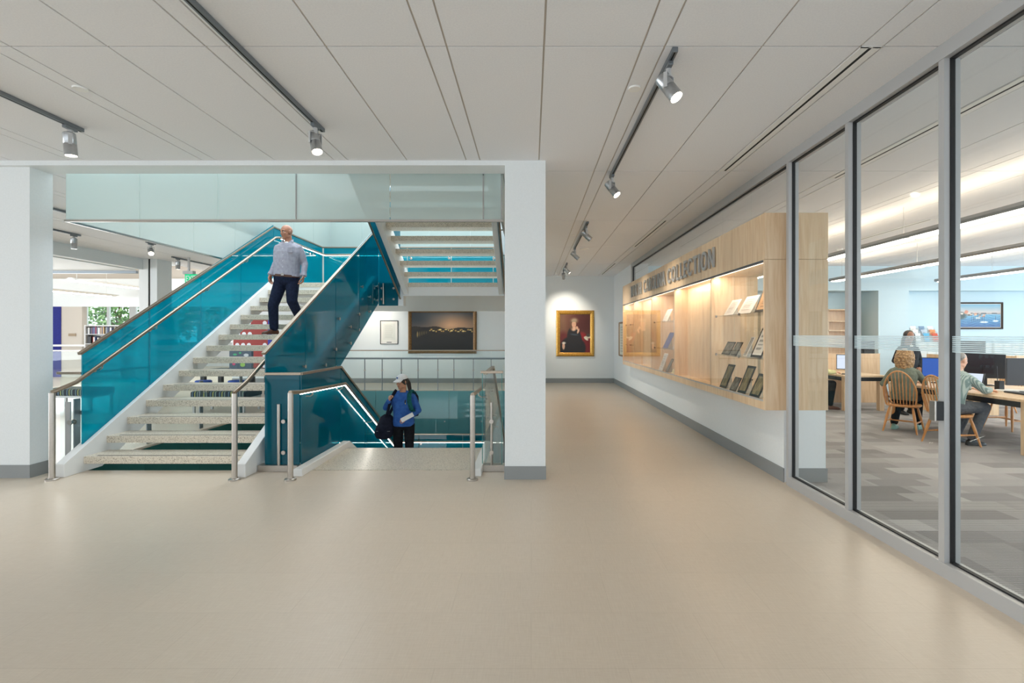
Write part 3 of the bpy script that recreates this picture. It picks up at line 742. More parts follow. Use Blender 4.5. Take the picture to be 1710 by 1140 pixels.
# ------------------------------------------------------------------ ceiling fittings
def basis(d):
    d = Vector(d).normalized(); u = d.cross(Vector((0, 0, 1)))
    u = u.normalized() if u.length > 1e-3 else Vector((1, 0, 0))
    return d, u, u.cross(d)
def track_light(label, x, y0, y1, heads, beam=True):
    """a ceiling track along y with cylinder spots; heads = [(y, aim direction, watts)]"""
    t = thing('track_light', label, 'track light', (x, (y0 + y1) / 2, CEIL - 0.05))
    MB().box(x - 0.019, x + 0.019, y0, y1, CEIL - 0.034, CEIL - 0.001).build('track', M_TRACK, t, bevel=0.002)
    MB().box(x - 0.006, x + 0.006, y0 + 0.01, y1 - 0.01, CEIL - 0.0345, CEIL - 0.030).build('track_slot', M_DARK, t)
    for y, d, w in heads:
        d, u, n = basis(d)
        ad = MB().box(x - 0.017, x + 0.017, y - 0.06, y + 0.06, CEIL - 0.062, CEIL - 0.034).build('adapter', M_TRACK, t, bevel=0.003)
        MB().tube([(x, y, CEIL - 0.062), (x, y, CEIL - 0.115)], 0.019, 14).build('stem', M_ALU, ad, smooth=True)
        c = Vector((x, y, CEIL - 0.19))
        h = MB().lathe([(0, -0.10), (0.040, -0.10), (0.047, -0.093), (0.047, -0.002), (0.0455, 0), (0.047, 0.002), (0.047, 0.105), (0.043, 0.105), (0.041, 0.09)], c, d, 24).build('lamp_head', M_ALUB, t, smooth=True)
        MB().lathe([(0, 0.092), (0.041, 0.092), (0.041, 0.097), (0, 0.099)], c, d, 20).build('lens', M_LENS, h)
        yk = MB()
        for sg in (-1, 1):
            a = c + u * 0.052 * sg
            yk.obox(a + Vector((0, 0, 0.035)), u * 0.0025, Vector((0, 0, 1)).cross(u) * 0.014, Vector((0, 0, 0.05)))
        yk.obox(c + Vector((0, 0, 0.086)), u * 0.054, Vector((0, 0, 1)).cross(u) * 0.014, Vector((0, 0, 0.0025)))
        yk.build('yoke', M_ALU, h)
        if beam and w:
            l = bpy.data.lights.new('spot_beam', 'SPOT'); l.energy = w; l.spot_size = R(66); l.spot_blend = 1.0; l.color = (1, 0.9, 0.76); l.shadow_soft_size = 0.04
            o = bpy.data.objects.new('spot_beam', l); COL.objects.link(o); o.location = c + d * 0.13
            o.rotation_euler = d.to_track_quat('-Z', 'Y').to_euler()
    return t
M_ALUB = noise_mat('spun_aluminium', (172, 174, 176), (188, 190, 192), 30, 0.3, 0.85, stretch=(1, 1, 12))
track_light('ceiling track light at the upper left with one spot pointing straight down', -4.16, 1.9, 4.48, [(4.36, (0.05, 0.05, -1), 25)])
track_light('long ceiling track ending above the stair, its spot tilted toward the floor', -1.93, 0.4, 4.48, [(4.32, (0.28, -0.25, -0.9), 25)])
track_light('corridor ceiling track nearest the viewer with a spot at each end', 0.955, 3.2, 5.80, [(3.36, (0.42, -0.35, -0.82), 30), (5.70, (0.5, -0.35, -0.8), 40)])
track_light('second ceiling track along the corridor with two spots turned to the display case', 0.955, 8.15, 10.70, [(8.40, (0.72, 0.1, -0.62), 60), (10.55, (0.72, 0.1, -0.62), 60)])
track_light('farthest corridor ceiling track, whose last spot lights the gold framed portrait', 0.955, 12.85, 14.35, [(12.98, (0.7, -0.1, -0.66), 50), (14.25, (0.10, 0.78, -0.62), 85)])
track_light('short ceiling track beyond the left column with a spot pointing down', -8.63, 6.6, 9.25, [(9.12, (0, 0.05, -1), 20)])
track_light('ceiling track half hidden by the frosted band, its spot glaring at the viewer', -7.87, 9.88, 10.12, [(10.0, (0.55, -0.62, -0.55), 20)])
track_light('ceiling track above the steel exit sign with a spot pointing down', -8.77, 11.8, 14.3, [(12.0, (0, 0, -1), 20)])
track_light('ceiling track over the back gallery whose spot lights the framed notice', -5.3, 13.5, 14.6, [(14.4, (0.15, 0.72, -0.68), 70)])
track_light('added unseen ceiling track over the back gallery whose spot lights the dark landscape', -2.9, 13.5, 14.6, [(14.4, (0.0, 0.72, -0.68), 45)])  # hidden track and spot added to brighten the back wall
track_light('ceiling track behind the left column seen above the frosted band corner', -7.2, 6.3, 7.8, [(6.5, (0, 0, -1), 0)])

def slot_diffuser(label, x, y0, y1):
    d = thing('air_diffuser', label, 'air diffuser', (x, (y0 + y1) / 2, CEIL - 0.004), group='linear slot air diffusers')
    a = MB().box(x - 0.066, x - 0.012, y0, y1, CEIL - 0.004, CEIL + 0.012).box(x + 0.012, x + 0.066, y0, y1, CEIL - 0.004, CEIL + 0.012).box(x - 0.066, x + 0.066, y0 - 0.004, y0 + 0.012, CEIL - 0.004, CEIL + 0.012).box(x - 0.066, x + 0.066, y1 - 0.012, y1, CEIL - 0.004, CEIL + 0.012)
    a.build('flange', M_WHITE, d)
    MB().box(x - 0.013, x + 0.013, y0 + 0.01, y1 - 0.01, CEIL - 0.003, CEIL - 0.0005).build('slot', M_DARK, d)
slot_diffuser('long slot air diffuser in the ceiling beside the near glazed wall', 2.255, 3.2, 5.64)
slot_diffuser('slot air diffuser in the corridor ceiling above the sign lettering', 2.255, 8.08, 10.52)
slot_diffuser('small distant slot air diffuser in the corridor ceiling near the back wall', 2.255, 12.96, 15.4)
slot_diffuser('slot air diffuser in the reading room ceiling just behind the glazing', 3.70, 3.2, 5.9)
def disc(label, x, y, r):
    d = MB().lathe([(0, 0), (r * 0.96, 0), (r, 0.004), (r, 0.012), (0, 0.012)], (x, y, CEIL - 0.012), seg=28)
    single('sprinkler_cap', d, M_WHITE, label, 'sprinkler cap', smooth=True)
disc('round white sprinkler cap in the ceiling beside the nearest corridor track', 0.80, 3.74, 0.048)
disc('round white sprinkler cap in the ceiling at the upper left', -3.49, 3.74, 0.048)
disc('round white sprinkler cap in the ceiling beside the second corridor track', 0.81, 9.26, 0.05)
disc('larger white ceiling disc between the second and last corridor tracks', 1.19, 10.8, 0.10)

ex = thing('exit_sign', 'green lit exit sign hanging from the ceiling behind the stair handrail', 'exit sign', (-8.5, 12.0, 2.86))
MB().box(-8.62, -8.37, 11.95, 12.06, 3.08, 3.16).box(-8.52, -8.48, 11.98, 12.02, 3.16, CEIL).build('mount_box', M_ALU, ex)
MB().box(-8.60, -8.28, 12.0, 12.02, 2.86, 3.08).build('sign_face', M_EXIT, ex)
a, polys = text_mesh('EXIT', 0.004)
w_ = a[:, 0].max() - a[:, 0].min()
MB().add([(-8.57 + (p[0] - a[:, 0].min()) / w_ * 0.26, 11.995 + p[2], 2.90 + p[1] * 0.21) for p in a], polys).build('lettering', mat('exit_letter', (232, 250, 240), 0.5), ex)

# ------------------------------------------------------------------ display case
FX, BX, CY0, CY1, CZ0, CZ1, OZ0, OZ1 = 2.513, 3.196, 5.20, 13.25, 0.772, 2.898, 0.862, 2.395
dc = thing('display_case', 'long maple display case set into the right wall with glass fronts', 'display case', (2.85, 9.2, CZ0))
MB().box(FX, 3.05, CY0 + 0.03, CY1 - 0.03, CZ0 + 0.001, OZ0).build('bottom_board', M_MAPLE, dc, bevel=0.002)
MB().box(FX, 3.05, CY0 + 0.03, CY1 - 0.03, OZ1, CZ1 - 0.001).build('header_board', M_MAPLE, dc, bevel=0.002)
MB().box(FX - 0.002, BX, CY0, CY0 + 0.03, CZ0, OZ1).build('side_board', M_MAPLE, dc, bevel=0.002)
MB().box(FX - 0.002, BX, CY0, CY0 + 0.03, OZ1 + 0.003, CZ1).build('side_board', M_MAPLE, dc, bevel=0.002)
MB().box(FX - 0.002, BX, CY1 - 0.03, CY1, CZ0, CZ1).build('side_board', M_MAPLE, dc, bevel=0.002)
DIV = [6.80, 8.55, 10.19, 11.94]
for y in DIV: MB().box(2.535, 3.05, y, y + 0.022, OZ0, OZ1).build('divider', M_MAPLE, dc)
for a, b in ((6.822, 8.55), (10.212, 11.94)): MB().box(2.77, 2.79, a, b, OZ0, OZ1).build('back_board', M_MAPLE, dc)
MB().box(3.03, 3.05, 8.572, 10.19, OZ0, OZ1).box(3.03, 3.05, 11.962, CY1 - 0.03, OZ0, OZ1).build('back_board', M_MAPLE, dc)
MB().box(3.03, 3.04, CY0 + 0.03, 6.80, OZ0, OZ1).build('back_glass', M_GLASS, dc)
MB().box(3.05, BX, CY0 + 0.03, CY1 - 0.03, CZ0, OZ0).box(3.05, BX, CY0 + 0.03, CY1 - 0.03, OZ1, CZ1).box(3.05, BX, 6.82, CY1 - 0.03, OZ0, OZ1).build('rear_board', M_MAPLE, dc)
SHELF = (1.845, 1.315)
for a, b in ((CY0 + 0.035, 6.795), (8.575, 10.185), (11.965, 13.215)):
    for z in SHELF:
        sh = MB().box(2.575, 3.02, a, b, z - 0.01, z).build('shelf', M_CASEGLASS, dc)
        for yy in (a + 0.02, b - 0.03, (a + b) / 2):
            MB().box(2.578, 2.60, yy - 0.01, yy + 0.01, z - 0.022, z + 0.012).build('shelf_clip', M_CHROME, sh)
for a, b in ((CY0 + 0.03, 6.04), (6.0, 6.82), (6.80, 7.70), (7.66, 8.57), (8.55, 9.38), (9.34, 10.2), (10.19, 11.10), (11.06, 11.95), (11.94, 12.62), (12.58, CY1 - 0.03)):
    k = int(round(a * 100)) % 2
    MB().box(2.522 + 0.012 * k, 2.528 + 0.012 * k, a, b, OZ0 + 0.012, OZ1 - 0.012).build('sliding_door', M_CASEGLASS, dc)
MB().box(FX + 0.002, 2.546, CY0 + 0.03, CY1 - 0.03, OZ0, OZ0 + 0.014).build('door_track', M_ALU, dc)
MB().box(FX + 0.002, 2.546, CY0 + 0.03, CY1 - 0.03, OZ1 - 0.022, OZ1).build('door_track', M_GREY, dc)
for a, b in ((5.28, 6.78), (6.84, 8.53), (8.6, 10.17), (10.23, 11.92), (11.98, 13.2)):
    MB().box(2.555, 2.580, a, b, OZ1 - 0.016, OZ1 - 0.002).build('light_strip', M_CASELED, dc)
    area('case_light', (2.60, (a + b) / 2, OZ1 - 0.02), (0, R(-22), 0), 0.05, b - a, 4.2, (1, 0.84, 0.66))

# raised letters on the case header
sg = thing('sign', 'raised grey metal letters on the display case header reading NORTH CAROLINA COLLECTION', 'sign', (2.49, 9.3, 2.506))
def letters(word, y_start, y_end, z0, h):
    glyphs = [text_mesh(ch, 0.5) for ch in word]
    ws = [g[0][:, 0].max() - g[0][:, 0].min() for g in glyphs]
    cap_h = glyphs[0][0][:, 1].max()
    total = y_start - y_end; gap = total * 0.042 * 5 / len(word) if len(word) < 6 else total * 0.03
    s = (total - gap * (len(word) - 1)) / sum(ws)
    y = y_start
    for (a, polys), w in zip(glyphs, ws):
        m0 = a[:, 0].min(); b0, b1 = a[:, 1].min(), a[:, 1].max()
        vs = [(2.490 + p[2] * 0.022, y - (p[0] - m0) * s, z0 + (p[1] - b0) / (b1 - b0) * h) for p in a]
        MB().add(vs, polys).build('letter', M_LETTER, sg)
        y -= w * s + gap
letters('NORTH', 12.03, 10.92, 2.506, 0.272)
letters('CAROLINA', 10.69, 8.98, 2.506, 0.272)
letters('COLLECTION', 8.82, 6.58, 2.506, 0.272)

# ------------------------------------------------------------------ things on show in the case
def text_lines(base, ink, n, left=0.14, right=0.86, seed=1):
    rng = np.random.RandomState(seed); ends = rng.uniform(right - 0.2, right, n)
    def f(U, V):
        c = np.ones(U.shape + (3,)) * np.array(base)
        k = np.floor(V * n).astype(int).clip(0, n - 1); fr = V * n - np.floor(V * n)
        on = (fr > 0.35) & (fr < 0.75) & (U > left) & (U < ends[k]) & (V > 0.1) & (V < 0.9)
        c[on] = ink
        return c
    return f
def photo(seed, lo=(70, 66, 60), hi=(170, 165, 152)):
    rng = np.random.RandomState(seed); ph = rng.uniform(0, 6, 8)
    def f(U, V):
        t = 0.5 + 0.22 * np.sin(9 * U + ph[0]) * np.sin(7 * V + ph[1]) + 0.18 * np.sin(23 * U + ph[2] + 5 * V) * np.sin(17 * V + ph[3])
        t = np.clip(t, 0, 1)[..., None]
        return np.array(lo) * (1 - t) + np.array(hi) * t
    return f
def shown(name, label, cat, x, y, z, w, h, border, board, fn, tilt=38, yaw=0, group=None, stand=True):
    """a card or framed sheet leaning back on a small easel, facing the corridor"""
    t = thing(name, label, cat, (x, y, z), R(yaw), group); tilt *= 0.62
    up_ = Vector((math.sin(R(tilt)), 0, math.cos(R(tilt)))); n = Vector((-math.cos(R(tilt)), 0, math.sin(R(tilt))))
    c = up_ * (h / 2) + Vector((0, 0, 0.004))
    MB().obox(c, Vector((0, w / 2, 0)), up_ * h / 2, n * 0.003).build('board', board, t, world=False)
    o = c + n * 0.004 + Vector((0, w / 2 - border, 0)) - up_ * (h / 2 - border)
    canvas('print', o, (0, -(w - 2 * border), 0), up_ * (h - 2 * border), 16, 22, fn, M_PRINT, t, world=False)
    if stand:
        for sgn in (-1, 1):
            e = c - n * 0.004 + Vector((0, sgn * w * 0.25, 0))
            MB().prism([e - up_ * h * 0.42 + Vector((0, -0.002, 0)), e + up_ * h * 0.2 + Vector((0, -0.002, 0)), Vector((e.x + up_.x * h * 0.34, e.y - 0.002, 0.002)), Vector((e.x - up_.x * h * 0.36, e.y - 0.002, 0.002))], (0, 0.004, 0)).build('easel', M_ACRYL, t, world=False)
    return t
M_MATBLACK = mat('mat_board_black', (26, 24, 24), 0.6)
A2, A1, A0 = SHELF[0], SHELF[1], OZ0
paperfn = lambda s: text_lines((206, 200, 194), (160, 152, 146), 14, seed=s)
tan = lambda s: text_lines((196, 152, 106), (120, 84, 56), 10, 0.25, 0.75, seed=s)
shown('document', 'loose pale paper with a brown corner on the top shelf, left end', 'document', 2.66, 6.53, A2, 0.30, 0.24, 0.012, M_PAPER, paperfn(1), 50)
shown('document', 'wide translucent pale paper on the top shelf beside the black frame', 'document', 2.68, 6.10, A2, 0.36, 0.26, 0.012, M_PAPER, paperfn(2), 48)
shown('framed_document', 'black framed tan document at the right end of the top shelf', 'framed document', 2.64, 5.56, A2, 0.30, 0.34, 0.028, M_MATBLACK, tan(3), 35)
shown('framed_photograph', 'grey photograph in black mount, left one on the middle shelf', 'framed photograph', 2.62, 6.52, A1, 0.26, 0.19, 0.014, M_MATBLACK, photo(4), 45)
shown('framed_photograph', 'narrower grey photograph in black mount, right one of the pair', 'framed photograph', 2.62, 6.26, A1, 0.18, 0.19, 0.014, M_MATBLACK, photo(5), 45)
shown('caption_card', 'small caption card standing behind the left grey photograph', 'caption card', 2.80, 6.64, A1, 0.15, 0.085, 0.006, M_PAPER, paperfn(6), 60)
shown('caption_card', 'small caption card standing behind the narrow grey photograph', 'caption card', 2.80, 6.28, A1, 0.12, 0.085, 0.006, M_PAPER, paperfn(7), 60)
shown('document', 'slim upright leaflet beside the large black framed letter', 'document', 2.66, 6.02, A1, 0.09, 0.26, 0.008, M_PAPER, photo(8, (120, 112, 104), (214, 208, 200)), 40)
shown('framed_document', 'large black framed white letter on the middle shelf', 'framed document', 2.63, 5.66, A1, 0.28, 0.38, 0.03, M_MATBLACK, text_lines((222, 216, 206), (150, 146, 140), 16, seed=9), 38)
shown('document', 'tan sheet at the right end of the middle shelf', 'document', 2.64, 5.36, A1, 0.14, 0.26, 0.008, M_PAPER, tan(10), 38)
bro = lambda s: photo(s, (84, 76, 56), (176, 160, 116))
shown('framed_document', 'tall black mount with olive print, first on the case floor', 'framed document', 2.60, 6.56, A0, 0.22, 0.34, 0.03, M_MATBLACK, bro(11), 36)
shown('framed_photograph', 'small grey photograph in black mount between two tall mounts', 'framed photograph', 2.58, 6.20, A0, 0.19, 0.19, 0.014, M_MATBLACK, photo(12), 42)
shown('caption_card', 'small dark caption card behind the tall olive mounts on the case floor', 'caption card', 2.82, 6.40, A0 + 0.0, 0.12, 0.16, 0.012, M_MATBLACK, paperfn(13), 55)
shown('framed_document', 'tall black mount with olive print, middle of the case floor', 'framed document', 2.59, 5.96, A0, 0.22, 0.36, 0.032, M_MATBLACK, bro(14), 36)
shown('framed_document', 'black mount with olive print nearest the case end', 'framed document', 2.57, 5.58, A0, 0.24, 0.29, 0.032, M_MATBLACK, bro(15), 40)
shown('framed_document', 'black mount cut off by the case end on its floor', 'framed document', 2.60, 5.32, A0, 0.14, 0.14, 0.02, M_MATBLACK, bro(16), 45)
shown('document', 'white paper leaning on the top shelf of the middle shelved bay', 'document', 2.68, 9.72, A2, 0.36, 0.27, 0.01, M_PAPER, paperfn(20), 42)
shown('document', 'white paper beside a crumpled sheet on the middle bay top shelf', 'document', 2.70, 8.98, A2, 0.40, 0.25, 0.01, M_PAPER, paperfn(21), 45)
shown('book', 'dark blue book leaning on the middle shelf of the middle bay', 'book', 2.66, 9.60, A1, 0.34, 0.34, 0.004, mat('book_blue', (36, 46, 112), 0.5), photo(22, (34, 42, 108), (52, 62, 136)), 42)
shown('document', 'thin cream leaflet standing beside the dark blue book', 'document', 2.70, 9.14, A1, 0.18, 0.28, 0.008, M_PAPER, paperfn(23), 40)
shown('document', 'small white card at the near end of the middle bay shelf', 'document', 2.66, 8.80, A1, 0.20, 0.15, 0.008, M_PAPER, paperfn(24), 45)
shown('document', 'tall white booklet leaning on the floor of the middle bay', 'document', 2.60, 9.72, A0, 0.26, 0.36, 0.01, M_PAPER, paperfn(25), 32)
shown('framed_photograph', 'narrow grey picture strip on the floor of the middle bay', 'framed photograph', 2.60, 9.28, A0, 0.16, 0.28, 0.014, M_MATBLACK, photo(26), 42)
shown('document', 'yellowish open leaflet on the floor of the middle bay', 'document', 2.62, 8.86, A0, 0.36, 0.15, 0.008, M_PAPER, text_lines((222, 214, 160), (170, 160, 110), 8, seed=27), 55)
shown('framed_photograph', 'dark picture standing on the shelf at the far end of the case', 'framed photograph', 2.70, 12.35, A2, 0.25, 0.30, 0.012, M_MATBLACK, photo(28), 25)
shown('document', 'small white card standing on the far end middle shelf', 'document', 2.70, 12.4, A1, 0.22, 0.2, 0.01, M_PAPER, paperfn(29), 25)

# ------------------------------------------------------------------ pictures on the walls
def picture_frame(parent, plane, cx, w, z0, z1, fw, depth, m, at):
    """mitred moulding on a wall: plane 'y' faces -y at y=at, 'x' faces -x at x=at"""
    for i in range(4):
        outer = [(-w / 2, z0), (w / 2, z0), (w / 2, z1), (-w / 2, z1)]
        inner = [(-w / 2 + fw, z0 + fw), (w / 2 - fw, z0 + fw), (w / 2 - fw, z1 - fw), (-w / 2 + fw, z1 - fw)]
        j = (i + 1) % 4
        def P(u, z, d):
            return (cx + u, at - d, z) if plane == 'y' else (at - d, cx - u, z)
        secs = [(0.0, 0.6), (0.3, 1.0), (0.72, 0.8), (1.0, 0.45)]
        rings = []
        for q0, q1 in ((outer[i], inner[i]), (outer[j], inner[j])):
            r = [P(*q0, 0.0)] + [P(q0[0] + (q1[0] - q0[0]) * t, q0[1] + (q1[1] - q0[1]) * t, depth * k) for t, k in secs] + [P(*q1, 0.0)]
            rings.append(r)
        MB().loft(rings).build('frame_moulding', m, parent)
def blob(U, V, cx, cy, rx, ry, soft=0.25, rot=0):
    c, s = math.cos(rot), math.sin(rot)
    x = ((U - cx) * c + (V - cy) * s) / rx; y = (-(U - cx) * s + (V - cy) * c) / ry
    d = np.sqrt(x * x + y * y)
    return np.clip((1 + soft - d) / (2 * soft), 0, 1)[..., None]
def over(c, m, col): return c * (1 - m) + np.array(col, dtype=float) * m
def portrait(U, V):
    n = 6 * np.sin(31 * U + 12 * V) * np.sin(19 * V - 8 * U)
    c = np.ones(U.shape + (3,)) * np.array((88, 44, 34)); c = c + n[..., None] * 0.7
    c = over(c, blob(U, V, 0.08, 0.7, 0.3, 0.45, 0.6), (110, 78, 56)); c = over(c, blob(U, V, 0.8, 0.8, 0.4, 0.4, 0.7), (72, 26, 20))
    c = over(c, blob(U, V, 0.72, 0.25, 0.22, 0.28, 0.12), (138, 24, 26)); c = over(c, blob(U, V, 0.92, 0.15, 0.2, 0.25, 0.2), (112, 16, 20))
    c = over(c, blob(U, V, 0.12, 0.28, 0.18, 0.26, 0.25), (96, 30, 28))
    c = over(c, blob(U, V, 0.42, 0.12, 0.42, 0.30, 0.08), (22, 20, 22)); c = over(c, blob(U, V, 0.45, 0.42, 0.21, 0.26, 0.1), (26, 24, 26))
    c = over(c, blob(U, V, 0.62, 0.38, 0.09, 0.2, 0.15, 0.3), (28, 25, 27)); c = over(c, blob(U, V, 0.47, 0.47, 0.13, 0.022, 0.4, -0.1), (52, 62, 72))
    c = over(c, blob(U, V, 0.45, 0.63, 0.085, 0.07, 0.3), (206, 166, 138))
    c = over(c, blob(U, V, 0.47, 0.83, 0.13, 0.075, 0.35), (120, 96, 74)); c = over(c, blob(U, V, 0.37, 0.72, 0.05, 0.12, 0.4), (92, 66, 48))
    c = over(c, blob(U, V, 0.46, 0.735, 0.070, 0.085, 0.15), (206, 160, 130)); c = over(c, blob(U, V, 0.465, 0.835, 0.085, 0.045, 0.35, 0.1), (150, 132, 108))
    for ex_ in (0.435, 0.49): c = over(c, blob(U, V, ex_, 0.745, 0.012, 0.007, 0.4), (60, 40, 34))
    c = over(c, blob(U, V, 0.462, 0.695, 0.018, 0.007, 0.4), (176, 96, 84))
    c = over(c, blob(U, V, 0.565, 0.64, 0.035, 0.05, 0.2, 0.4), (200, 156, 128)); c = over(c, blob(U, V, 0.60, 0.56, 0.03, 0.07, 0.25, -0.4), (206, 166, 140))
    c = over(c, blob(U, V, 0.12, 0.17, 0.045, 0.09, 0.25), (206, 164, 138)); c = over(c, blob(U, V, 0.13, 0.25, 0.06, 0.03, 0.4), (214, 206, 192))
    c = over(c, blob(U, V, 0.90, 0.40, 0.11, 0.035, 0.2), (208, 196, 172)); c = over(c, blob(U, V, 0.93, 0.45, 0.07, 0.04, 0.2), (70, 60, 52)); c = over(c, blob(U, V, 0.86, 0.36, 0.08, 0.03, 0.2, -0.5), (216, 206, 184))
    return c
pt = thing('painting', 'portrait of a seated woman in black dress, gold frame, on the back wall', 'painting', (1.44, BY, 0.87))
picture_frame(pt, 'y', 1.44, 1.24, 0.87, 2.37, 0.125, 0.075, M_GILT, BY)
MB().box(1.44 - 0.52, 1.44 + 0.52, BY - 0.02, BY, 0.97, 2.27).build('stretcher', M_BRONZE, pt)
canvas('painted_canvas', (1.44 - 0.50, BY - 0.022, 0.99), (1.0, 0, 0), (0, 0, 1.26), 110, 138, portrait, M_PAINT, pt)
MB().box(1.38, 1.50, BY - 0.065, BY - 0.055, 0.905, 0.925).build('name_plate', mat('brass', (190, 150, 70), 0.3, 0.8), pt)

def dusk(U, V):
    c = np.zeros(U.shape + (3,))
    sky = 0.5 + 0.5 * np.sin(5 * U + 2.2 * np.sin(4 * V) + 1.0) * np.sin(9 * V + 1.4)
    g = np.clip((V - 0.6) / 0.4, 0, 1)[..., None]
    c[:] = np.array((120, 96, 76)) * (1 - g) + np.array((62, 64, 68)) * g
    c = c + (sky[..., None] - 0.5) * 26
    c = over(c, blob(U, V, 0.62, 0.66, 0.38, 0.17, 0.9), (176, 138, 106)); c = over(c, blob(U, V, 0.1, 0.85, 0.3, 0.3, 0.8), (52, 56, 62))
    land = (V < 0.60 + 0.025 * np.sin(7 * U) + 0.02 * np.sin(17 * U + 1))[..., None] * 1.0
    low = np.array((34, 27, 20)) + (10 * np.sin(21 * U + 3) * np.sin(30 * V))[..., None] * np.array((1, 0.8, 0.5))
    c = c * (1 - land) + low * land
    for k in range(22):
        x = 0.30 + 0.032 * k + 0.01 * math.sin(k * 5.1); y = 0.52 + 0.028 * math.sin(k * 1.7)
        c = over(c, blob(U, V, x, y, 0.010 + 0.006 * (k % 3), 0.012 + 0.008 * (k % 2), 0.4), ((206, 170, 96), (172, 138, 78), (226, 200, 130))[k % 3])
    c = over(c, blob(U, V, 0.5, 0.25, 0.6, 0.16, 0.6), (26, 22, 20)); c = over(c, blob(U, V, 0.5, 0.06, 0.6, 0.1, 0.5), (22, 17, 13))
    for k in range(5):
        c = over(c, blob(U, V, 0.10 + 0.035 * k, 0.42 + 0.012 * k, 0.012 - 0.0015 * k, 0.075 - 0.01 * k, 0.3), (132, 112, 66) if k == 0 else (92, 76, 46))
    return c
# position from the photo: left 682, right 796, top 518, bottom 590
dx0, dx1 = (682 - 887) * BY / 807, (796 - 887) * BY / 807
dz0, dz1 = 1.59 - (590 - 558) * BY / 807, 1.59 + (558 - 516) * BY / 807
pd = thing('painting', 'large dark landscape painting at dusk in brown frame on the back wall', 'painting', ((dx0 + dx1) / 2, BY, dz0))
picture_frame(pd, 'y', (dx0 + dx1) / 2, dx1 - dx0, dz0, dz1, 0.11, 0.07, M_BRONZE, BY)
MB().box(dx0 + 0.09, dx1 - 0.09, BY - 0.02, BY, dz0 + 0.09, dz1 - 0.09).build('stretcher', M_BRONZE, pd)
canvas('painted_canvas', (dx0 + 0.10, BY - 0.022, dz0 + 0.10), (dx1 - dx0 - 0.2, 0, 0), (0, 0, dz1 - dz0 - 0.2), 150, 96, dusk, M_PAINT, pd)
nx0, nx1 = (635 - 887) * BY / 807, (665 - 887) * BY / 807
nz0, nz1 = 1.59 - (574.5 - 558) * BY / 807, 1.59 + (558 - 535) * BY / 807
pn = thing('framed_notice', 'white notice in a thin black frame left of the dark landscape', 'framed notice', ((nx0 + nx1) / 2, BY, nz0))
picture_frame(pn, 'y', (nx0 + nx1) / 2, nx1 - nx0, nz0, nz1, 0.022, 0.03, M_BLACK, BY)
MB().box(nx0 + 0.015, nx1 - 0.015, BY - 0.012, BY, nz0 + 0.015, nz1 - 0.015).build('mount_board', M_PAPER, pn)
canvas('print', (nx0 + 0.10, BY - 0.014, nz0 + 0.14), (nx1 - nx0 - 0.2, 0, 0), (0, 0, nz1 - nz0 - 0.24), 30, 60, text_lines((222, 222, 214), (196, 196, 190), 20, seed=40), M_PRINT, pn)
MB().box((nx0 + nx1) / 2 - 0.08, (nx0 + nx1) / 2 + 0.08, BY - 0.016, BY - 0.012, nz0 + 0.05, nz0 + 0.075).build('name_plate', M_GREY, pn)
pm = thing('framed_print', 'pale print in a bronze frame on the right wall beyond the case', 'framed print', (2.72, 14.4, 0.93))
picture_frame(pm, 'x', 14.35, 0.95, 0.93, 1.96, 0.05, 0.04, M_BRONZE, 2.72)
canvas('print', (2.705, 14.35 + 0.43, 0.97), (0, -0.86, 0), (0, 0, 0.95), 24, 24, text_lines((222, 220, 206), (176, 172, 160), 12, 0.2, 0.8, seed=41), M_PRINT, pm)

def harbour(U, V):
    c = np.zeros(U.shape + (3,))
    g = np.clip((V - 0.58) / 0.42, 0, 1)[..., None]
    c[:] = np.array((220, 196, 184)) * (1 - g) + np.array((116, 172, 200)) * g
    w = np.clip(V / 0.5, 0, 1)[..., None]
    water = np.array((34, 92, 150)) * (1 - w) + np.array((104, 164, 196)) * w
    rip = (16 * np.sin(60 * V + 4 * np.sin(9 * U)) * np.sin(14 * U))[..., None]
    m = (V < 0.56)[..., None] * 1.0
    c = c * (1 - m) + (water + rip) * m
    c = over(c, ((np.abs(V - 0.60) < 0.018 + 0.01 * np.sin(24 * U)) & (U > 0.4))[..., None] * 1.0, (52, 74, 84))
    c = over(c, blob(U, V, 0.0, 0.5, 0.16, 0.16, 0.3), (48, 66, 62))
    rng = np.random.RandomState(5)
    for k in range(26):
        x = rng.uniform(0.0, 0.62); y = 0.60 - 0.16 * x + rng.uniform(-0.05, 0.07)
        c = over(c, blob(U, V, x, y, rng.uniform(0.015, 0.045), rng.uniform(0.015, 0.035), 0.2), [(206, 132, 96), (236, 220, 206), (104, 92, 84), (70, 84, 86), (224, 182, 150)][k % 5])
    c = over(c, blob(U, V, 0.17, 0.68, 0.045, 0.06, 0.1), (204, 128, 98))
    for x, y, r in ((0.60, 0.22, 0.10), (0.88, 0.27, 0.07), (0.45, 0.4, 0.06)):
        c = over(c, blob(U, V, x, y, r, 0.035, 0.2), (232, 240, 240)); c = over(c, blob(U, V, x, y + 0.12, 0.004, 0.13, 0.4), (52, 60, 66))
    for k in range(7): c = over(c, blob(U, V, 0.3 + 0.05 * k, 0.36, 0.005, 0.12, 0.3), (40, 50, 60))
    return c
RBY = 13.8
hx0, hx1 = (1598 - 887) * RBY / 807, (1673.5 - 887) * RBY / 807
hz0, hz1 = 1.59 + (558 - 549.5) * RBY / 807, 1.59 + (558 - 504.5) * RBY / 807
ph_ = thing('painting', 'blue harbour painting in a dark frame on the reading room wall', 'painting', ((hx0 + hx1) / 2, RBY, hz0))
picture_frame(ph_, 'y', (hx0 + hx1) / 2, hx1 - hx0, hz0, hz1, 0.045, 0.05, mat('dark_wood_frame', (58, 42, 30), 0.4), RBY)
MB().box(hx0 + 0.03, hx1 - 0.03, RBY - 0.012, RBY, hz0 + 0.03, hz1 - 0.03).build('mount_board', M_PAPER, ph_)
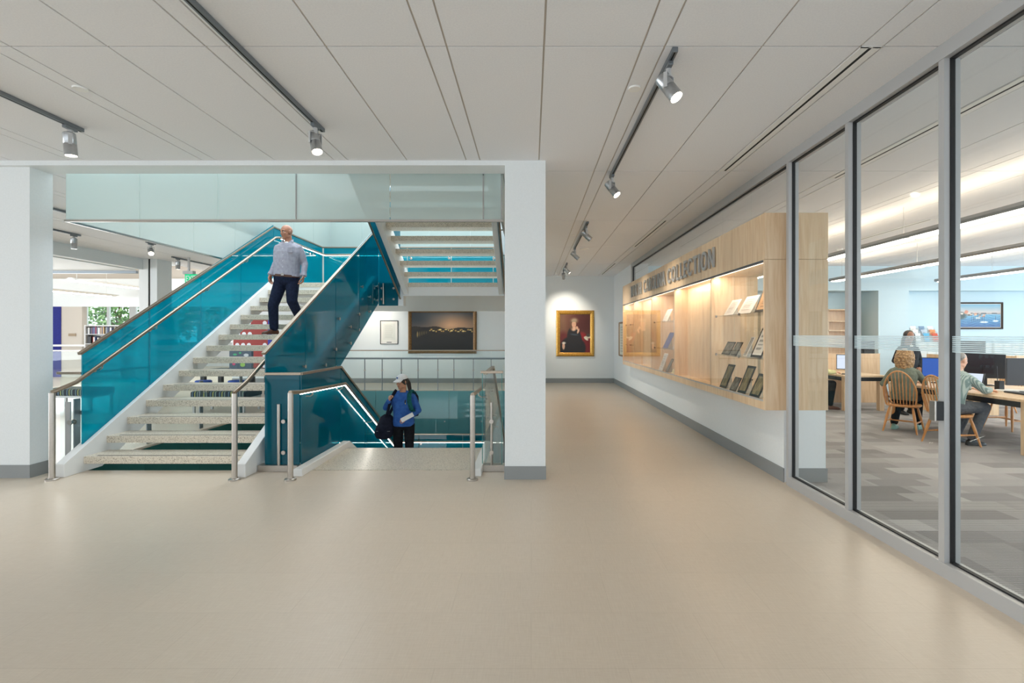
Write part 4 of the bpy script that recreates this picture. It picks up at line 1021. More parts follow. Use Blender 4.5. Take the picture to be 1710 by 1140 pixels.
canvas('painted_canvas', (hx0 + 0.06, RBY - 0.014, hz0 + 0.06), (hx1 - hx0 - 0.12, 0, 0), (0, 0, hz1 - hz0 - 0.12), 130, 84, harbour, M_PAINT, ph_)
# ------------------------------------------------------------------ reading room furniture
def pendant(label, x, y0, y1, z, seg=2.44):
    t = thing('pendant_light', label, 'pendant light', (x, (y0 + y1) / 2, z))
    MB().prism([(x - 0.09, y0, z + 0.02), (x - 0.115, y0, z + 0.05), (x - 0.10, y0, z + 0.095), (x + 0.10, y0, z + 0.095), (x + 0.115, y0, z + 0.05), (x + 0.09, y0, z + 0.02)], (0, y1 - y0, 0)).build('housing', M_PEND, t)
    y = y0 + 0.06
    while y < y1 - 0.3:
        e = min(y + seg - 0.12, y1 - 0.06)
        MB().box(x - 0.082, x + 0.082, y, e, z, z + 0.022).build('diffuser', M_TUBE, t, bevel=0.004)
        MB().box(x - 0.06, x + 0.06, y, e, z + 0.095, z + 0.10).build('uplight', M_TUBEUP, t)
        MB().tube([(x, y + 0.1, z + 0.095), (x, y + 0.1, CEIL)], 0.003, 6).build('cable', M_ALU, t)
        y += seg
M_PEND = mat('pendant_housing', (150, 152, 154), 0.4, 0.5)
pendant('linear pendant light nearest the glazing, running the length of the reading room', 5.58, 2.2, 12.6, 2.98)
pendant('second linear pendant light from the glazing in the reading room', 8.05, 2.6, 12.9, 2.98)
pendant('farthest linear pendant light from the glazing in the reading room', 10.95, 4.0, 13.0, 2.98)
slot_diffuser('bright slot air diffuser in the middle of the reading room ceiling', 6.62, 8.0, 9.9)
dt = thing('smoke_detector', 'small white smoke detector under the reading room ceiling', 'smoke detector', (6.9, 10.8, CEIL - 0.05))
MB().lathe([(0, 0), (0.04, 0), (0.06, 0.03), (0.06, 0.05), (0, 0.05)], (6.9, 10.8, CEIL - 0.05), seg=20).build('detector_body', M_WHITE, dt, smooth=True)

def table(label, x0, x1, y0, y1, h=0.74, legs=((0, 0), (1, 0), (0, 1), (1, 1)), m=None):
    m = m or M_MAPLE
    t = thing('table', label, 'table', ((x0 + x1) / 2, (y0 + y1) / 2, 0))
    MB().box(x0, x1, y0, y1, h - 0.038, h).build('table_top', m, t, bevel=0.006)
    MB().box(x0 + 0.05, x1 - 0.05, y0 + 0.05, y0 + 0.075, h - 0.12, h - 0.038).box(x0 + 0.05, x1 - 0.05, y1 - 0.075, y1 - 0.05, h - 0.12, h - 0.038).box(x0 + 0.05, x0 + 0.075, y0 + 0.075, y1 - 0.075, h - 0.12, h - 0.038).box(x1 - 0.075, x1 - 0.05, y0 + 0.075, y1 - 0.075, h - 0.12, h - 0.038).build('apron', M_BLACK if m is M_MAPLE else m, t)
    for i, j in legs:
        a = x0 + 0.04 if i == 0 else x1 - 0.14; b = y0 + 0.06 if j == 0 else y1 - 0.16
        MB().box(a, a + 0.10, b, b + 0.10, 0.002, h - 0.038).build('leg', m, t, bevel=0.004)
    return t
table('long maple reading table with computers beside the seated readers', 6.40, 8.0, 6.20, 8.75)
table('maple computer table at the left, in front of the wooden carrel', 6.45, 7.36, 9.95, 11.2)
def carrel(label, x0, x1, y0, y1, h):
    t = thing('study_carrel', label, 'study carrel', ((x0 + x1) / 2, (y0 + y1) / 2, 0))
    MB().box(x0, x1, y0, y0 + 0.03, 0.002, h).build('front_board', M_MAPLE, t, bevel=0.003)
    MB().box(x0, x0 + 0.03, y0 + 0.03, y1, 0.002, h).build('side_board', M_MAPLE, t)
    MB().box(x1 - 0.03, x1, y0 + 0.03, y1, 0.002, h).build('side_board', M_MAPLE, t)
    MB().box(x0 + 0.03, x1 - 0.03, y0 + 0.03, y1, 0.71, 0.74).build('desk_top', M_MAPLE, t)
    MB().box(x0 - 0.005, x1 + 0.005, y0 - 0.005, y0 + 0.035, h, h + 0.012).build('edge_cap', M_MAPLE, t)
carrel('wide maple study carrel at the left behind the computer table', 6.7, 8.12, 11.25, 12.1, 1.13)
carrel('maple study carrel right of the mullion behind the laptop', 8.25, 9.15, 9.45, 10.25, 1.04)
carrel('farther maple study carrel below the harbour painting', 9.9, 10.75, 11.3, 12.1, 1.10)
carrel('maple study carrel at the far right edge of the view', 11.35, 12.6, 11.3, 12.1, 1.08)

def windsor():
    t = thing('windsor_chair', '', 'chair')
    oak = M_OAK
    o = [(0.235 * math.copysign(abs(math.cos(a)) ** 0.75, math.cos(a)), -0.01 + 0.22 * math.copysign(abs(math.sin(a)) ** 0.8, math.sin(a))) for a in [2 * math.pi * k / 28 for k in range(28)]]
    MB().loft([[(x * 0.93, y * 0.93, 0.415) for x, y in o], [(x, y, 0.43) for x, y in o], [(x, y, 0.447) for x, y in o], [(x * 0.96, y * 0.96, 0.455) for x, y in o], [(x * 0.5, y * 0.5 , 0.445) for x, y in o]]).build('seat', oak, t, smooth=True, world=False)
    L = []
    for sx in (-1, 1):
        for sy in (-1, 1):
            a = Vector((0.15 * sx, 0.14 * sy - 0.01, 0.42)); b = Vector((0.225 * sx, 0.235 * sy - 0.01, 0.002))
            MB().tube([a, a.lerp(b, 0.25), a.lerp(b, 0.45), a.lerp(b, 0.55), b], [0.013, 0.019, 0.021, 0.018, 0.0115], 12).build('leg', oak, t, smooth=True, world=False)
            L.append((sx, sy, a.lerp(b, 0.6)))
    P = {(sx, sy): p for sx, sy, p in L}
    for sx in (-1, 1):
        a, b = P[(sx, -1)], P[(sx, 1)]
        MB().tube([a, a.lerp(b, 0.5), b], [0.008, 0.014, 0.008], 10).build('stretcher', oak, t, smooth=True, world=False)
    a = P[(-1, -1)].lerp(P[(-1, 1)], 0.5); b = P[(1, -1)].lerp(P[(1, 1)], 0.5)
    MB().tube([a, a.lerp(b, 0.5), b], [0.008, 0.014, 0.008], 10).build('stretcher', oak, t, smooth=True, world=False)
    def bow(s):
        x = 0.235 * math.cos(s); z = 0.45 + 0.55 * abs(math.sin(s)) ** 0.85
        x *= 0.83 + 0.17 * min(1, (z - 0.45) / 0.25)
        return Vector((x, 0.155 + 0.15 * (z - 0.45) / 0.55, z))
    MB().tube([bow(math.pi * k / 26) for k in range(27)], 0.0125, 10).build('bow', oak, t, smooth=True, world=False)
    for k in range(-4, 5):
        xb = 0.040 * k; f = 0.0485 * k
        # foot on the seat, head on the bow where its x equals the fanned position
        best = min((bow(math.pi * q / 200) for q in range(1, 200)), key=lambda p: abs(p.x - f) - (0.0 if p.z > 0.6 else -1))
        MB().tube([(xb, 0.165, 0.44), Vector((xb, 0.165, 0.44)).lerp(best, 0.4), best], [0.0055, 0.0085, 0.005], 8).build('spindle', oak, t, smooth=True, world=False)
    return t
ch = windsor()
chairs = [((6.10, 7.92), 130, 'oak windsor chair holding the woman with curly hair'),
          ((6.05, 6.98), 98, 'oak windsor chair holding the man in the striped shirt'),
          ((8.02, 8.10), -82, 'empty oak windsor chair tucked under the right end of the table'),
          ((8.85, 10.85), 185, 'oak windsor chair behind the standing woman, only its bow showing'),
          ((9.55, 9.95), 185, 'oak windsor chair in front of the far carrel, legs seen under the table'),
          ((5.95, 10.35), 90, 'oak windsor chair holding the person in yellow sleeves')]
for i, ((x, y), a, lab) in enumerate(chairs):
    c = ch if i == 0 else copy_tree(ch)
    c.location = (x, y, 0); c.rotation_euler = (0, 0, R(a)); c['label'] = lab; c['group'] = 'oak windsor chairs in the reading room'
    WL[c.name] = Vector((x, y, 0))

def monitor(label, x, y, z, a, w, h, scr, stand=0.10, back=M_BLACK):
    """screen faces local -y"""
    t = thing('monitor', label, 'monitor', (x, y, z), R(a))
    MB().box(-0.11, 0.11, -0.08, 0.08, 0, 0.014).build('foot_plate', M_BLACK, t, bevel=0.004, world=False)
    MB().box(-0.025, 0.025, 0.02, 0.045, 0.012, stand + h * 0.5).build('neck', M_BLACK, t, world=False)
    MB().box(-w / 2, w / 2, -0.02, 0.022, stand, stand + h).build('housing', back, t, bevel=0.006, world=False)
    MB().box(-w / 2 + 0.014, w / 2 - 0.014, -0.0225, -0.0195, stand + 0.016, stand + h - 0.014).build('screen', scr, t, world=False)
    return t
M_SLATE = mat('monitor_back_slate', (62, 66, 76), 0.35)
T = 0.741
monitor('large dark monitor on the table at the right edge, its back to the viewer', 7.28, 7.05, T, 168, 0.60, 0.40, M_SCREENBLUE, 0.10, M_SLATE)
monitor('black monitor behind the laptop on the reading table', 7.55, 8.05, T, 150, 0.52, 0.42, M_SCREENBLUE, 0.12)
monitor('monitor with blue screen on the table near the standing woman', 7.12, 8.42, T, -48, 0.50, 0.34, M_SCREENBLUE, 0.10)
monitor('tilted monitor on the left computer table beside the yellow sleeve', 6.72, 10.25, T, -38, 0.42, 0.32, M_SCREEN, 0.10)
monitor('black monitor standing on the desk of the wide left carrel', 8.0, 11.62, T, 172, 0.46, 0.34, M_SCREENBLUE, 0.36)
monitor('black monitor rising above the carrel right of the mullion', 9.62, 10.62, T, 170, 0.62, 0.40, M_SCREENBLUE, 0.30)
table('small maple table behind the carrel, carrying a tall black monitor', 9.25, 10.1, 10.35, 11.0)
lp = thing('laptop', 'open laptop with a white document on screen on the reading table', 'laptop', (7.0, 7.72, T), R(-70))
MB().box(-0.17, 0.17, -0.22, 0.0, 0.001, 0.018).build('keyboard_deck', M_BLACK, lp, bevel=0.003, world=False)
MB().obox((0, 0.035, 0.125), (0.17, 0, 0), (0, 0.0045, -0.0015), (0, 0.035, 0.11)).build('lid', M_BLACK, lp, world=False)
MB().obox((0, 0.029, 0.127), (0.155, 0, 0), (0, 0.0012, -0.0003), (0, 0.031, 0.098)).build('screen', M_SCREEN, lp, world=False)
rt = thing('router', 'small black router with an aerial on the reading table', 'router', (7.15, 7.38, T))
MB().box(7.11, 7.19, 7.34, 7.42, T, T + 0.14).build('housing', M_BLACK, rt, bevel=0.004)
MB().tube([(7.15, 7.41, T + 0.13), (7.15, 7.42, T + 0.36)], 0.005, 8).build('aerial', M_BLACK, rt)
kb = thing('keyboard', 'black keyboard lying on the reading table in front of the dark monitor', 'keyboard', (6.95, 6.85, T), R(80))
MB().box(-0.22, 0.22, -0.07, 0.07, 0.001, 0.02).build('case', M_BLACK, kb, bevel=0.004, world=False)
MB().box(-0.21, 0.21, -0.06, 0.06, 0.02, 0.024).build('keys', M_GREY, kb, world=False)
pp = thing('notebook', 'cream notebook lying open on the reading table', 'notebook', (7.2, 7.25, T), R(20))
MB().box(-0.20, 0.0, -0.13, 0.13, 0.001, 0.014).box(0.001, 0.20, -0.13, 0.13, 0.001, 0.012).build('pages', M_PAPER, pp, world=False)

# maple shelf unit in the niche, empty
bs = thing('bookcase', 'empty maple bookcase in the niche behind the left carrel', 'bookcase', (8.2, 14.1, 0))
for x in (6.6, 7.55, 8.5, 9.43): MB().box(x, x + 0.06, 13.9, 14.24, 0.002, 2.32).build('upright', M_MAPLE, bs)
for z in (0.1, 0.5, 0.9, 1.30, 1.68, 1.95, 2.28): MB().box(6.66, 9.43, 13.9, 14.24, z, z + 0.035).build('shelf', M_MAPLE, bs)
MB().box(6.6, 9.49, 14.24, 14.25, 0.002, 2.32).build('back_board', M_MAPLE, bs)
# card cabinets along the back wall with brochures on top
M_CAB = mat('cabinet_white', (226, 232, 232), 0.5)
for i, (x0, lab) in enumerate(((10.62, 'white drawer cabinet under the brochure rack, nearest the wall pier'), (11.66, 'middle white drawer cabinet under the harbour painting'), (12.70, 'white drawer cabinet at the far right of the back wall'))):
    cb = thing('card_cabinet', lab, 'cabinet', (x0 + 0.5, 13.5, 0))
    MB().box(x0, x0 + 1.0, 13.28, 13.74, 0.002, 1.36).build('carcass', M_CAB, cb, bevel=0.004)
    for r in range(6):
        for c in range(4):
            d = MB().box(x0 + 0.02 + 0.245 * c, x0 + 0.245 * c + 0.245, 13.265, 13.28, 0.10 + 0.208 * r, 0.29 + 0.208 * r).build('drawer', M_CAB, cb, bevel=0.003)
            MB().box(x0 + 0.075 + 0.245 * c, x0 + 0.19 + 0.245 * c, 13.26, 13.265, 0.18 + 0.208 * r, 0.235 + 0.208 * r).build('label_holder', M_PAPER, d)
rk = thing('brochure_rack', 'clear tiered brochure rack standing on the white cabinet', 'brochure rack', (10.98, 13.45, 1.362))
for k in range(3): MB().obox((10.98, 13.40 + 0.08 * k, 1.47 + 0.10 * k), (0.36, 0, 0), (0, 0.004, 0), (0, 0.02, 0.10)).build('tier', M_ACRYL, rk)
MB().box(10.62, 11.34, 13.36, 13.62, 1.362, 1.372).build('foot', M_ACRYL, rk)
bc = [(222, 226, 230), (90, 178, 220), (206, 84, 54), (236, 236, 232), (186, 200, 214), (226, 150, 90), (240, 238, 230), (120, 150, 180), (232, 232, 236)]
bn = ['white', 'sky blue', 'orange red', 'plain white', 'pale grey', 'tan orange', 'cream', 'slate blue', 'off white']
for k in range(9):
    r, c = divmod(k, 3)
    t = thing('brochure', f'{bn[k]} brochure in the {("front", "middle", "back")[r]} tier of the clear rack, {("left", "middle", "right")[c]} slot', 'brochure', (10.74 + 0.24 * c, 13.385 + 0.08 * r, 1.40 + 0.10 * r), 0, 'brochures in the rack')
    up_ = Vector((0, 0.2, 0.98))
    o = Vector((10.65 + 0.24 * c, 13.382 + 0.08 * r, 1.385 + 0.10 * r))
    MB().prism([o, o + Vector((0.16, 0, 0)), o + Vector((0.16, 0, 0)) + up_ * 0.24, o + up_ * 0.24], (0, 0.006, 0)).build('cover', mat('brochure_' + bn[k], bc[k], 0.4), t)
    canvas('print', o + Vector((0.012, -0.0012, 0.02)), (0.136, 0, 0), up_ * 0.2, 8, 12, text_lines(bc[k], tuple(int(v * 0.72) for v in bc[k]), 7, seed=60 + k), M_PRINT, t)

# ------------------------------------------------------------------ children's side, seen left of and under the stair
def stripes(name):
    m = mat(name, (60, 70, 76), 0.85)
    nt = NT(m); b = nt.n['Principled BSDF']; tc = nt.new('ShaderNodeTexCoord')
    sx = nt.new('ShaderNodeSeparateXYZ'); nt.link(tc.outputs['Object'], sx.inputs[0])
    mu = nt.new('ShaderNodeMath', operation='MULTIPLY'); mu.inputs[1].default_value = 5.5; nt.link(sx.outputs[0], mu.inputs[0])
    fr = nt.new('ShaderNodeMath', operation='FRACT'); nt.link(mu.outputs[0], fr.inputs[0])
    r = ramp(nt, fr.outputs[0], [(0, s2l((34, 40, 52))), (0.18, s2l((96, 122, 140))), (0.3, s2l((40, 48, 60))), (0.46, s2l((166, 170, 92))), (0.56, s2l((52, 66, 74))), (0.74, s2l((120, 140, 132))), (0.86, s2l((36, 42, 58)))])
    r.color_ramp.interpolation = 'CONSTANT'
    nt.link(r.outputs['Color'], b.inputs['Base Color'])
    return m
M_STRIPE = stripes('striped_upholstery')
def bench(label, x0, x1, y0, y1):
    t = thing('bench', label, 'bench', ((x0 + x1) / 2, (y0 + y1) / 2, 0))
    MB().box(x0, x1, y0, y1, 0.30, 0.44).build('cushion', M_STRIPE, t, bevel=0.03)
    MB().box(x0 + 0.02, x1 - 0.02, y0 + 0.02, y1 - 0.02, 0.26, 0.30).build('seat_frame', M_ALU, t)
    for x in (x0 + 0.05, x1 - 0.05):
        for y in (y0 + 0.05, y1 - 0.05): MB().box(x - 0.02, x + 0.02, y - 0.02, y + 0.02, 0, 0.26).build('leg', M_ALU, t)
bench('striped upholstered bench on metal legs seen through the open stair treads', -6.85, -5.75, 9.7, 10.35)
bench('striped upholstered bench seen between the left column and the stair', -10.3, -9.2, 10.1, 10.7)
bt = table('black topped table behind the open stair treads', -8.3, -6.9, 12.0, 12.9, 0.70, m=M_BLACK)
ks = thing('computer_station', 'dark grey console with bright coloured stickers on the black table', 'computer station', (-7.4, 12.35, 0.70))
MB().box(-7.70, -7.12, 12.32, 12.40, 0.702, 1.20).build('console', mat('console_slate', (78, 98, 116), 0.5), ks, bevel=0.01)
for (x, z, w, h, c) in ((-7.60, 1.05, 0.10, 0.05, (70, 190, 130)), (-7.45, 1.09, 0.06, 0.05, (70, 190, 130)), (-7.33, 1.02, 0.13, 0.08, (220, 228, 232)), (-7.62, 0.80, 0.08, 0.06, (238, 70, 130)), (-7.42, 0.76, 0.13, 0.11, (166, 214, 92))):
    MB().prism([(x + w / 2 + w / 2 * math.cos(q * math.pi / 5), 12.316, z + h / 2 + h / 2 * math.sin(q * math.pi / 5)) for q in range(10)], (0, 0.004, 0)).build('sticker', mat('sticker_%d_%d_%d' % c, c, 0.5), ks)
for x, lab in ((-8.0, 'blue stool under the left end of the black table'), (-7.2, 'blue stool under the right end of the black table')):
    st = thing('stool', lab, 'stool', (x, 11.8, 0))
    MB().lathe([(0, 0.40), (0.17, 0.40), (0.18, 0.42), (0.18, 0.45), (0.16, 0.47), (0, 0.47)], (x, 11.8, 0), seg=20).build('seat', mat('stool_blue', (44, 84, 176), 0.5), st, smooth=True)
    for q in range(4): MB().tube([(x + 0.12 * math.cos(q * 1.57 + .78), 11.8 + 0.12 * math.sin(q * 1.57 + .78), 0.40), (x + 0.18 * math.cos(q * 1.57 + .78), 11.8 + 0.18 * math.sin(q * 1.57 + .78), 0)], 0.011, 8).build('leg', M_ALU, st)
# red mural with dots and commas
mu_ = thing('mural', 'red wall mural with white dots and commas and a blue and white edge', 'mural', (-9.1, BY - 0.02, 0.3))
MB().box(-9.75, -8.62, BY - 0.02, BY - 0.001, 0.3, 2.10).build('red_field', mat('mural_red', (150, 34, 26), 0.5), mu_)
MB().box(-8.62, -8.50, BY - 0.02, BY - 0.001, 0.3, 2.10).build('blue_stripe', mat('mural_blue', (14, 40, 160), 0.5), mu_)
M_MWHITE = mat('mural_white', (226, 230, 240), 0.5)
for r in range(5):
    for c in range(6):
        x = -9.62 + 0.19 * c + (0.03 if r % 2 else 0); z = 0.52 + 0.36 * r
        if c in (3, 4) : continue
        if c == 5: x = -8.72
        pts = [(x + 0.068 * math.cos(q * math.pi / 8), BY - 0.023, z + 0.068 * math.sin(q * math.pi / 8)) for q in range(16)]
        m_ = MB().prism(pts, (0, 0.003, 0))
        if c in (1, 2, 3) and (r + c) % 2:
            tail = [(x + 0.03, BY - 0.0231, z + 0.05), (x + 0.07, BY - 0.0231, z), (x + 0.06, BY - 0.0231, z - 0.06), (x + 0.01, BY - 0.0231, z - 0.13), (x - 0.03, BY - 0.0231, z - 0.13), (x + 0.02, BY - 0.0231, z - 0.06)]
            m_.prism(tail, (0, 0.003, 0))
        m_.build('dot', M_MWHITE, mu_)
ws = thing('wall_plate', 'small brown sign plate on the beige wall at the far left', 'sign plate', (-17.08, 17.99, 1.52))
MB().box(-17.22, -16.95, 17.98, 18.0, 1.52, 1.62).build('plate_body', mat('sign_brown', (150, 130, 104), 0.5), ws)
# shelf of books in front of the windows
bk = thing('bookcase', 'low grey bookcase of library books below the far windows', 'bookcase', (-14.8, 17.6, 0))
MB().box(-16.0, -15.96, 17.3, 17.62, 0.002, 1.92).build('upright', M_ALU, bk)
MB().box(-14.75, -14.71, 17.3, 17.62, 0.002, 1.92).build('upright', M_ALU, bk)
MB().box(-13.5, -13.46, 17.3, 17.62, 0.002, 1.92).build('upright', M_ALU, bk)
MB().box(-16.0, -13.46, 17.62, 17.64, 0.002, 1.92).build('back_board', M_WHITE, bk)
for z in (0.08, 0.5, 0.90, 1.26, 1.60, 1.90): MB().box(-15.96, -13.5, 17.3, 17.62, z - 0.02, z).build('shelf', M_ALU, bk)
rng = random.Random(11)
bcols = {'white': (226, 226, 224), 'grey': (120, 128, 136), 'navy': (40, 54, 96), 'brown': (120, 82, 58), 'red': (150, 50, 46), 'tan': (186, 160, 124), 'blue': (84, 120, 170), 'black': (40, 40, 44)}
for sz, sn in ((1.26, 'second'), (1.60, 'top')):
    x = -15.92; i = 0
    while x < -14.5:
        cname = rng.choice(list(bcols)); w = rng.uniform(0.025, 0.05); h = rng.uniform(0.20, 0.27)
        if -14.81 < x < -14.70: x = -14.69; continue
        b = MB().box(x, x + w - 0.002, 17.34, 17.54, sz, sz + h)
        single('book', b, mat('book_' + cname, bcols[cname], 0.5), f'upright {cname} library book on the {sn} shelf of the far grey bookcase', 'book', f'{cname} library books on the {sn} shelf of the far bookcase')
        x += w + (0.06 if rng.random() < 0.12 else 0.0)
lg_ = thing('floor_guard', 'low glass guard with grey cap at the far left before the navy wall', 'glass guard', (-11.5, 12.6, 0))
MB().box(-13.6, -10.2, 12.60, 12.612, 0.02, 1.15).build('glass_sheet', M_GUARDGLASS, lg_)
cap(lg_, [(-13.6, 12.606, 1.165), (-10.2, 12.606, 1.165)])
for x in (-13.1, -11.6, -10.4): MB().box(x - 0.03, x + 0.03, 12.62, 12.64, 0, 0.8).build('post', M_TRACK, lg_)
def wing_lamp(label, x, y0, y1, z):
    t = thing('pendant_light', label, 'pendant light', (x, (y0 + y1) / 2, z))
    pr = [(x - 0.30, y0, z + 0.06), (x - 0.14, y0, z + 0.01), (x - 0.06, y0, z + 0.05), (x + 0.06, y0, z + 0.05), (x + 0.14, y0, z + 0.01), (x + 0.30, y0, z + 0.06), (x + 0.14, y0, z + 0.03), (x + 0.05, y0, z + 0.09), (x - 0.05, y0, z + 0.09), (x - 0.14, y0, z + 0.03)]
    MB().prism(pr, (0, y1 - y0, 0)).build('wing_shade', M_WHITE, t)
    MB().box(x - 0.10, x + 0.10, y0 + 0.1, y1 - 0.1, z - 0.005, z + 0.02).build('diffuser', M_TUBE, t)
    for y in (y0 + 0.2, y1 - 0.2): MB().tube([(x, y, z + 0.09), (x, y, 4.15)], 0.006, 6).build('cable', M_WHITE, t)
wing_lamp("winged white pendant lamp in the children's room beyond the left beam", -12.6, 13.2, 17.0, 3.05)
wing_lamp("winged white pendant lamp just showing beside the left column", -15.2, 14.6, 17.5, 2.95)

# trees outside the far windows
def foliage_mat():
    m = mat('tree_leaves', (96, 140, 70), 0.6)
    nt = NT(m); b = nt.n['Principled BSDF']; g = nt.new('ShaderNodeNewGeometry')
    r = ramp(nt, g.outputs['Random Per Island'], [(0, s2l((64, 108, 50))), (0.5, s2l((112, 158, 84))), (1, s2l((176, 204, 140)))])
    nt.link(r.outputs['Color'], b.inputs['Base Color']); return m
M_LEAF = foliage_mat(); M_BARK = noise_mat('bark', (84, 66, 50), (110, 90, 70), 12, 0.9)
def tree(label, x, y, h, seed):
    rg = random.Random(seed)
    t = thing('tree', label, 'tree', (x, y, -0.3), 0, 'trees outside the far windows')
    MB().tube([(x, y, -0.3), (x + 0.1, y, h * 0.3), (x - 0.05, y + 0.1, h * 0.7)], [0.16, 0.12, 0.05], 10).build('trunk', M_BARK, t, smooth=True)
    for k in range(4):
        a = k * 1.6 + seed
        MB().tube([(x, y, h * 0.35), (x + math.cos(a) * 0.6, y + math.sin(a) * 0.6, h * 0.55), (x + math.cos(a) * 1.0, y + math.sin(a) * 1.0, h * 0.75)], [0.06, 0.04, 0.015], 8).build('branch', M_BARK, t, smooth=True)
    f = MB()
    for k in range(1500):
        d = Vector((rg.gauss(0, 1), rg.gauss(0, 1), rg.gauss(0, 1))).normalized() * rg.uniform(0.3, 1) ** 0.6
        c = Vector((x + d.x * 1.5, y + d.y * 1.5, h * 0.62 + d.z * h * 0.38))
        u = Vector((rg.gauss(0, 1), rg.gauss(0, 1), rg.gauss(0, 1))).normalized(); v = u.orthogonal().normalized()
        s = rg.uniform(0.08, 0.16)
        f.add([c - u * s, c + v * s * 0.5, c + u * s, c - v * s * 0.5], [(0, 1, 2, 3)])
    o = f.build('foliage', M_LEAF, t); o['kind'] = 'stuff'
for i, (x, y, h) in enumerate(((-29.2, 30, 4.6), (-25.6, 30, 5.0), (-22.2, 30, 4.4), (-19.0, 30, 4.8))):
    tree('leafy green tree outside the far windows, %s along from the left' % ('first', 'second', 'third', 'fourth')[i], x, y, h, i + 3)
struct('ground_outside', MB().box(-45, -8, 24.4, 45, -0.6, -0.3), noise_mat('lawn', (86, 120, 60), (110, 140, 80), 3, 0.9))
# ------------------------------------------------------------------ people
def remeshed(mb, voxel, it=4, fac=0.5):
    me = bpy.data.meshes.new('tmp'); me.from_pydata([Vector(p) for p in mb.v], [], mb.f)
    bm = bmesh.new(); bm.from_mesh(me); bmesh.ops.recalc_face_normals(bm, faces=bm.faces); bm.to_mesh(me); bm.free()
    o = bpy.data.objects.new('tmp', me); COL.objects.link(o)
    r = o.modifiers.new('r', 'REMESH'); r.mode = 'VOXEL'; r.voxel_size = voxel; r.use_smooth_shade = True
    if it:
        s = o.modifiers.new('s', 'SMOOTH'); s.factor = fac; s.iterations = it
    dg = bpy.context.evaluated_depsgraph_get()
    out = bpy.data.meshes.new_from_object(o.evaluated_get(dg))
    bpy.data.objects.remove(o); bpy.data.meshes.remove(me)
    return out
def part(name, mb, m, parent, voxel=0.007, it=4, remesh=True):
    if not remesh: return mb.build(name, m, parent, smooth=True, world=False)
    me = remeshed(mb, voxel, it); me.name = name
    me.materials.clear(); me.materials.append(m); me.shade_smooth()
    o = bpy.data.objects.new(name, me); COL.objects.link(o); o.parent = parent
    return o
V3 = Vector
TORSO = [(-0.15, 0.10, 0.085), (-0.07, 0.165, 0.118), (0.05, 0.172, 0.122), (0.20, 0.164, 0.115), (0.36, 0.166, 0.116), (0.55, 0.182, 0.124), (0.72, 0.192, 0.120), (0.85, 0.176, 0.100), (0.94, 0.112, 0.080), (1.0, 0.060, 0.060), (1.10, 0.055, 0.058)]
def torso(mb, J, s0, s1, grow=0.0, k=(1, 1, 1), scale=1.0, depth=1.0, cap_scale=False):
    """k = hip, waist, chest width factors"""
    hp, nk = V3(J['hip']), V3(J['neck'])
    hl = (V3(J['hipL']) - V3(J['hipR'])).normalized(); sl = (V3(J['shL']) - V3(J['shR'])).normalized()
    mid = V3(J['mid']) if 'mid' in J else hp.lerp(nk, 0.5)
    rings = []
    def sec(s):
        for a, b in zip(TORSO[:-1], TORSO[1:]):
            if a[0] <= s <= b[0]:
                f = (s - a[0]) / (b[0] - a[0]); return (s, a[1] + (b[1] - a[1]) * f, a[2] + (b[2] - a[2]) * f)
        return TORSO[-1] if s > 1 else TORSO[0]
    S = [sec(s0)] + [t for t in TORSO if s0 + 1e-4 < t[0] < s1 - 1e-4] + [sec(s1)]
    if cap_scale: S = [(S[0][0], S[0][1] * 0.9, S[0][2] * 0.9)] + S[1:]
    for s, w, d in S:
        t = max(0, min(1, s))
        c = hp.lerp(mid, t).lerp(mid.lerp(nk, t), t) if 0 <= s <= 1 else (hp + (mid - hp).normalized() * s * 0.62 if s < 0 else nk + (nk - mid).normalized() * (s - 1) * 0.62)
        side = hl.lerp(sl, t).normalized(); upv = (mid - hp).normalized().lerp((nk - mid).normalized(), t).normalized()
        side = (side - upv * side.dot(upv)).normalized(); fr = side.cross(upv)
        kk = k[0] if s < 0.12 else (k[1] if s < 0.45 else k[2])
        w2 = w * kk * scale + grow; d2 = d * scale * depth + grow
        ring = []
        for q in range(20):
            a = 2 * math.pi * q / 20
            ca, sa = math.cos(a), math.sin(a)
            ring.append(c + side * w2 * math.copysign(abs(ca) ** 0.85, ca) + fr * d2 * math.copysign(abs(sa) ** 0.85, sa))
        rings.append(ring)
    mb.loft(rings)
def frame_of(yaw, pitch, roll=0):
    """head axes: front, left, up for a head turned yaw (deg, + to its left) and pitched down"""
    M = Matrix.Rotation(R(yaw), 3, 'Z') @ Matrix.Rotation(R(pitch), 3, 'X') @ Matrix.Rotation(R(roll), 3, 'Y')
    return M
def head(mb, c, M, s=1.0):
    c = V3(c)
    P = lambda x, f, u: c + M @ V3((x * s, -f * s, u * s))
    E = lambda x, f, u, a, b, d: mb.ell(P(x, f, u), a * s, b * s, d * s, M, 18, 12)
    E(0, -0.010, 0.028, 0.076, 0.096, 0.094); E(0, 0.028, -0.030, 0.063, 0.066, 0.080); E(0, 0.040, -0.072, 0.046, 0.046, 0.040)
    E(0, 0.066, -0.104, 0.022, 0.020, 0.018); E(0, 0.074, 0.026, 0.050, 0.020, 0.013)
    for x in (-1, 1):
        E(0.038 * x, 0.060, -0.022, 0.022, 0.024, 0.022); E(0.078 * x, -0.008, -0.004, 0.010, 0.020, 0.032); E(0.046 * x, 0.012, -0.070, 0.018, 0.032, 0.030)
    mb.limb([P(0, 0.084, 0.018), P(0, 0.104, -0.022)], [0.009 * s, 0.014 * s], 10)
    E(0, 0.086, -0.028, 0.017, 0.012, 0.009); E(0, 0.080, -0.058, 0.024, 0.012, 0.010); E(0, 0.078, -0.070, 0.020, 0.012, 0.008)
    return P
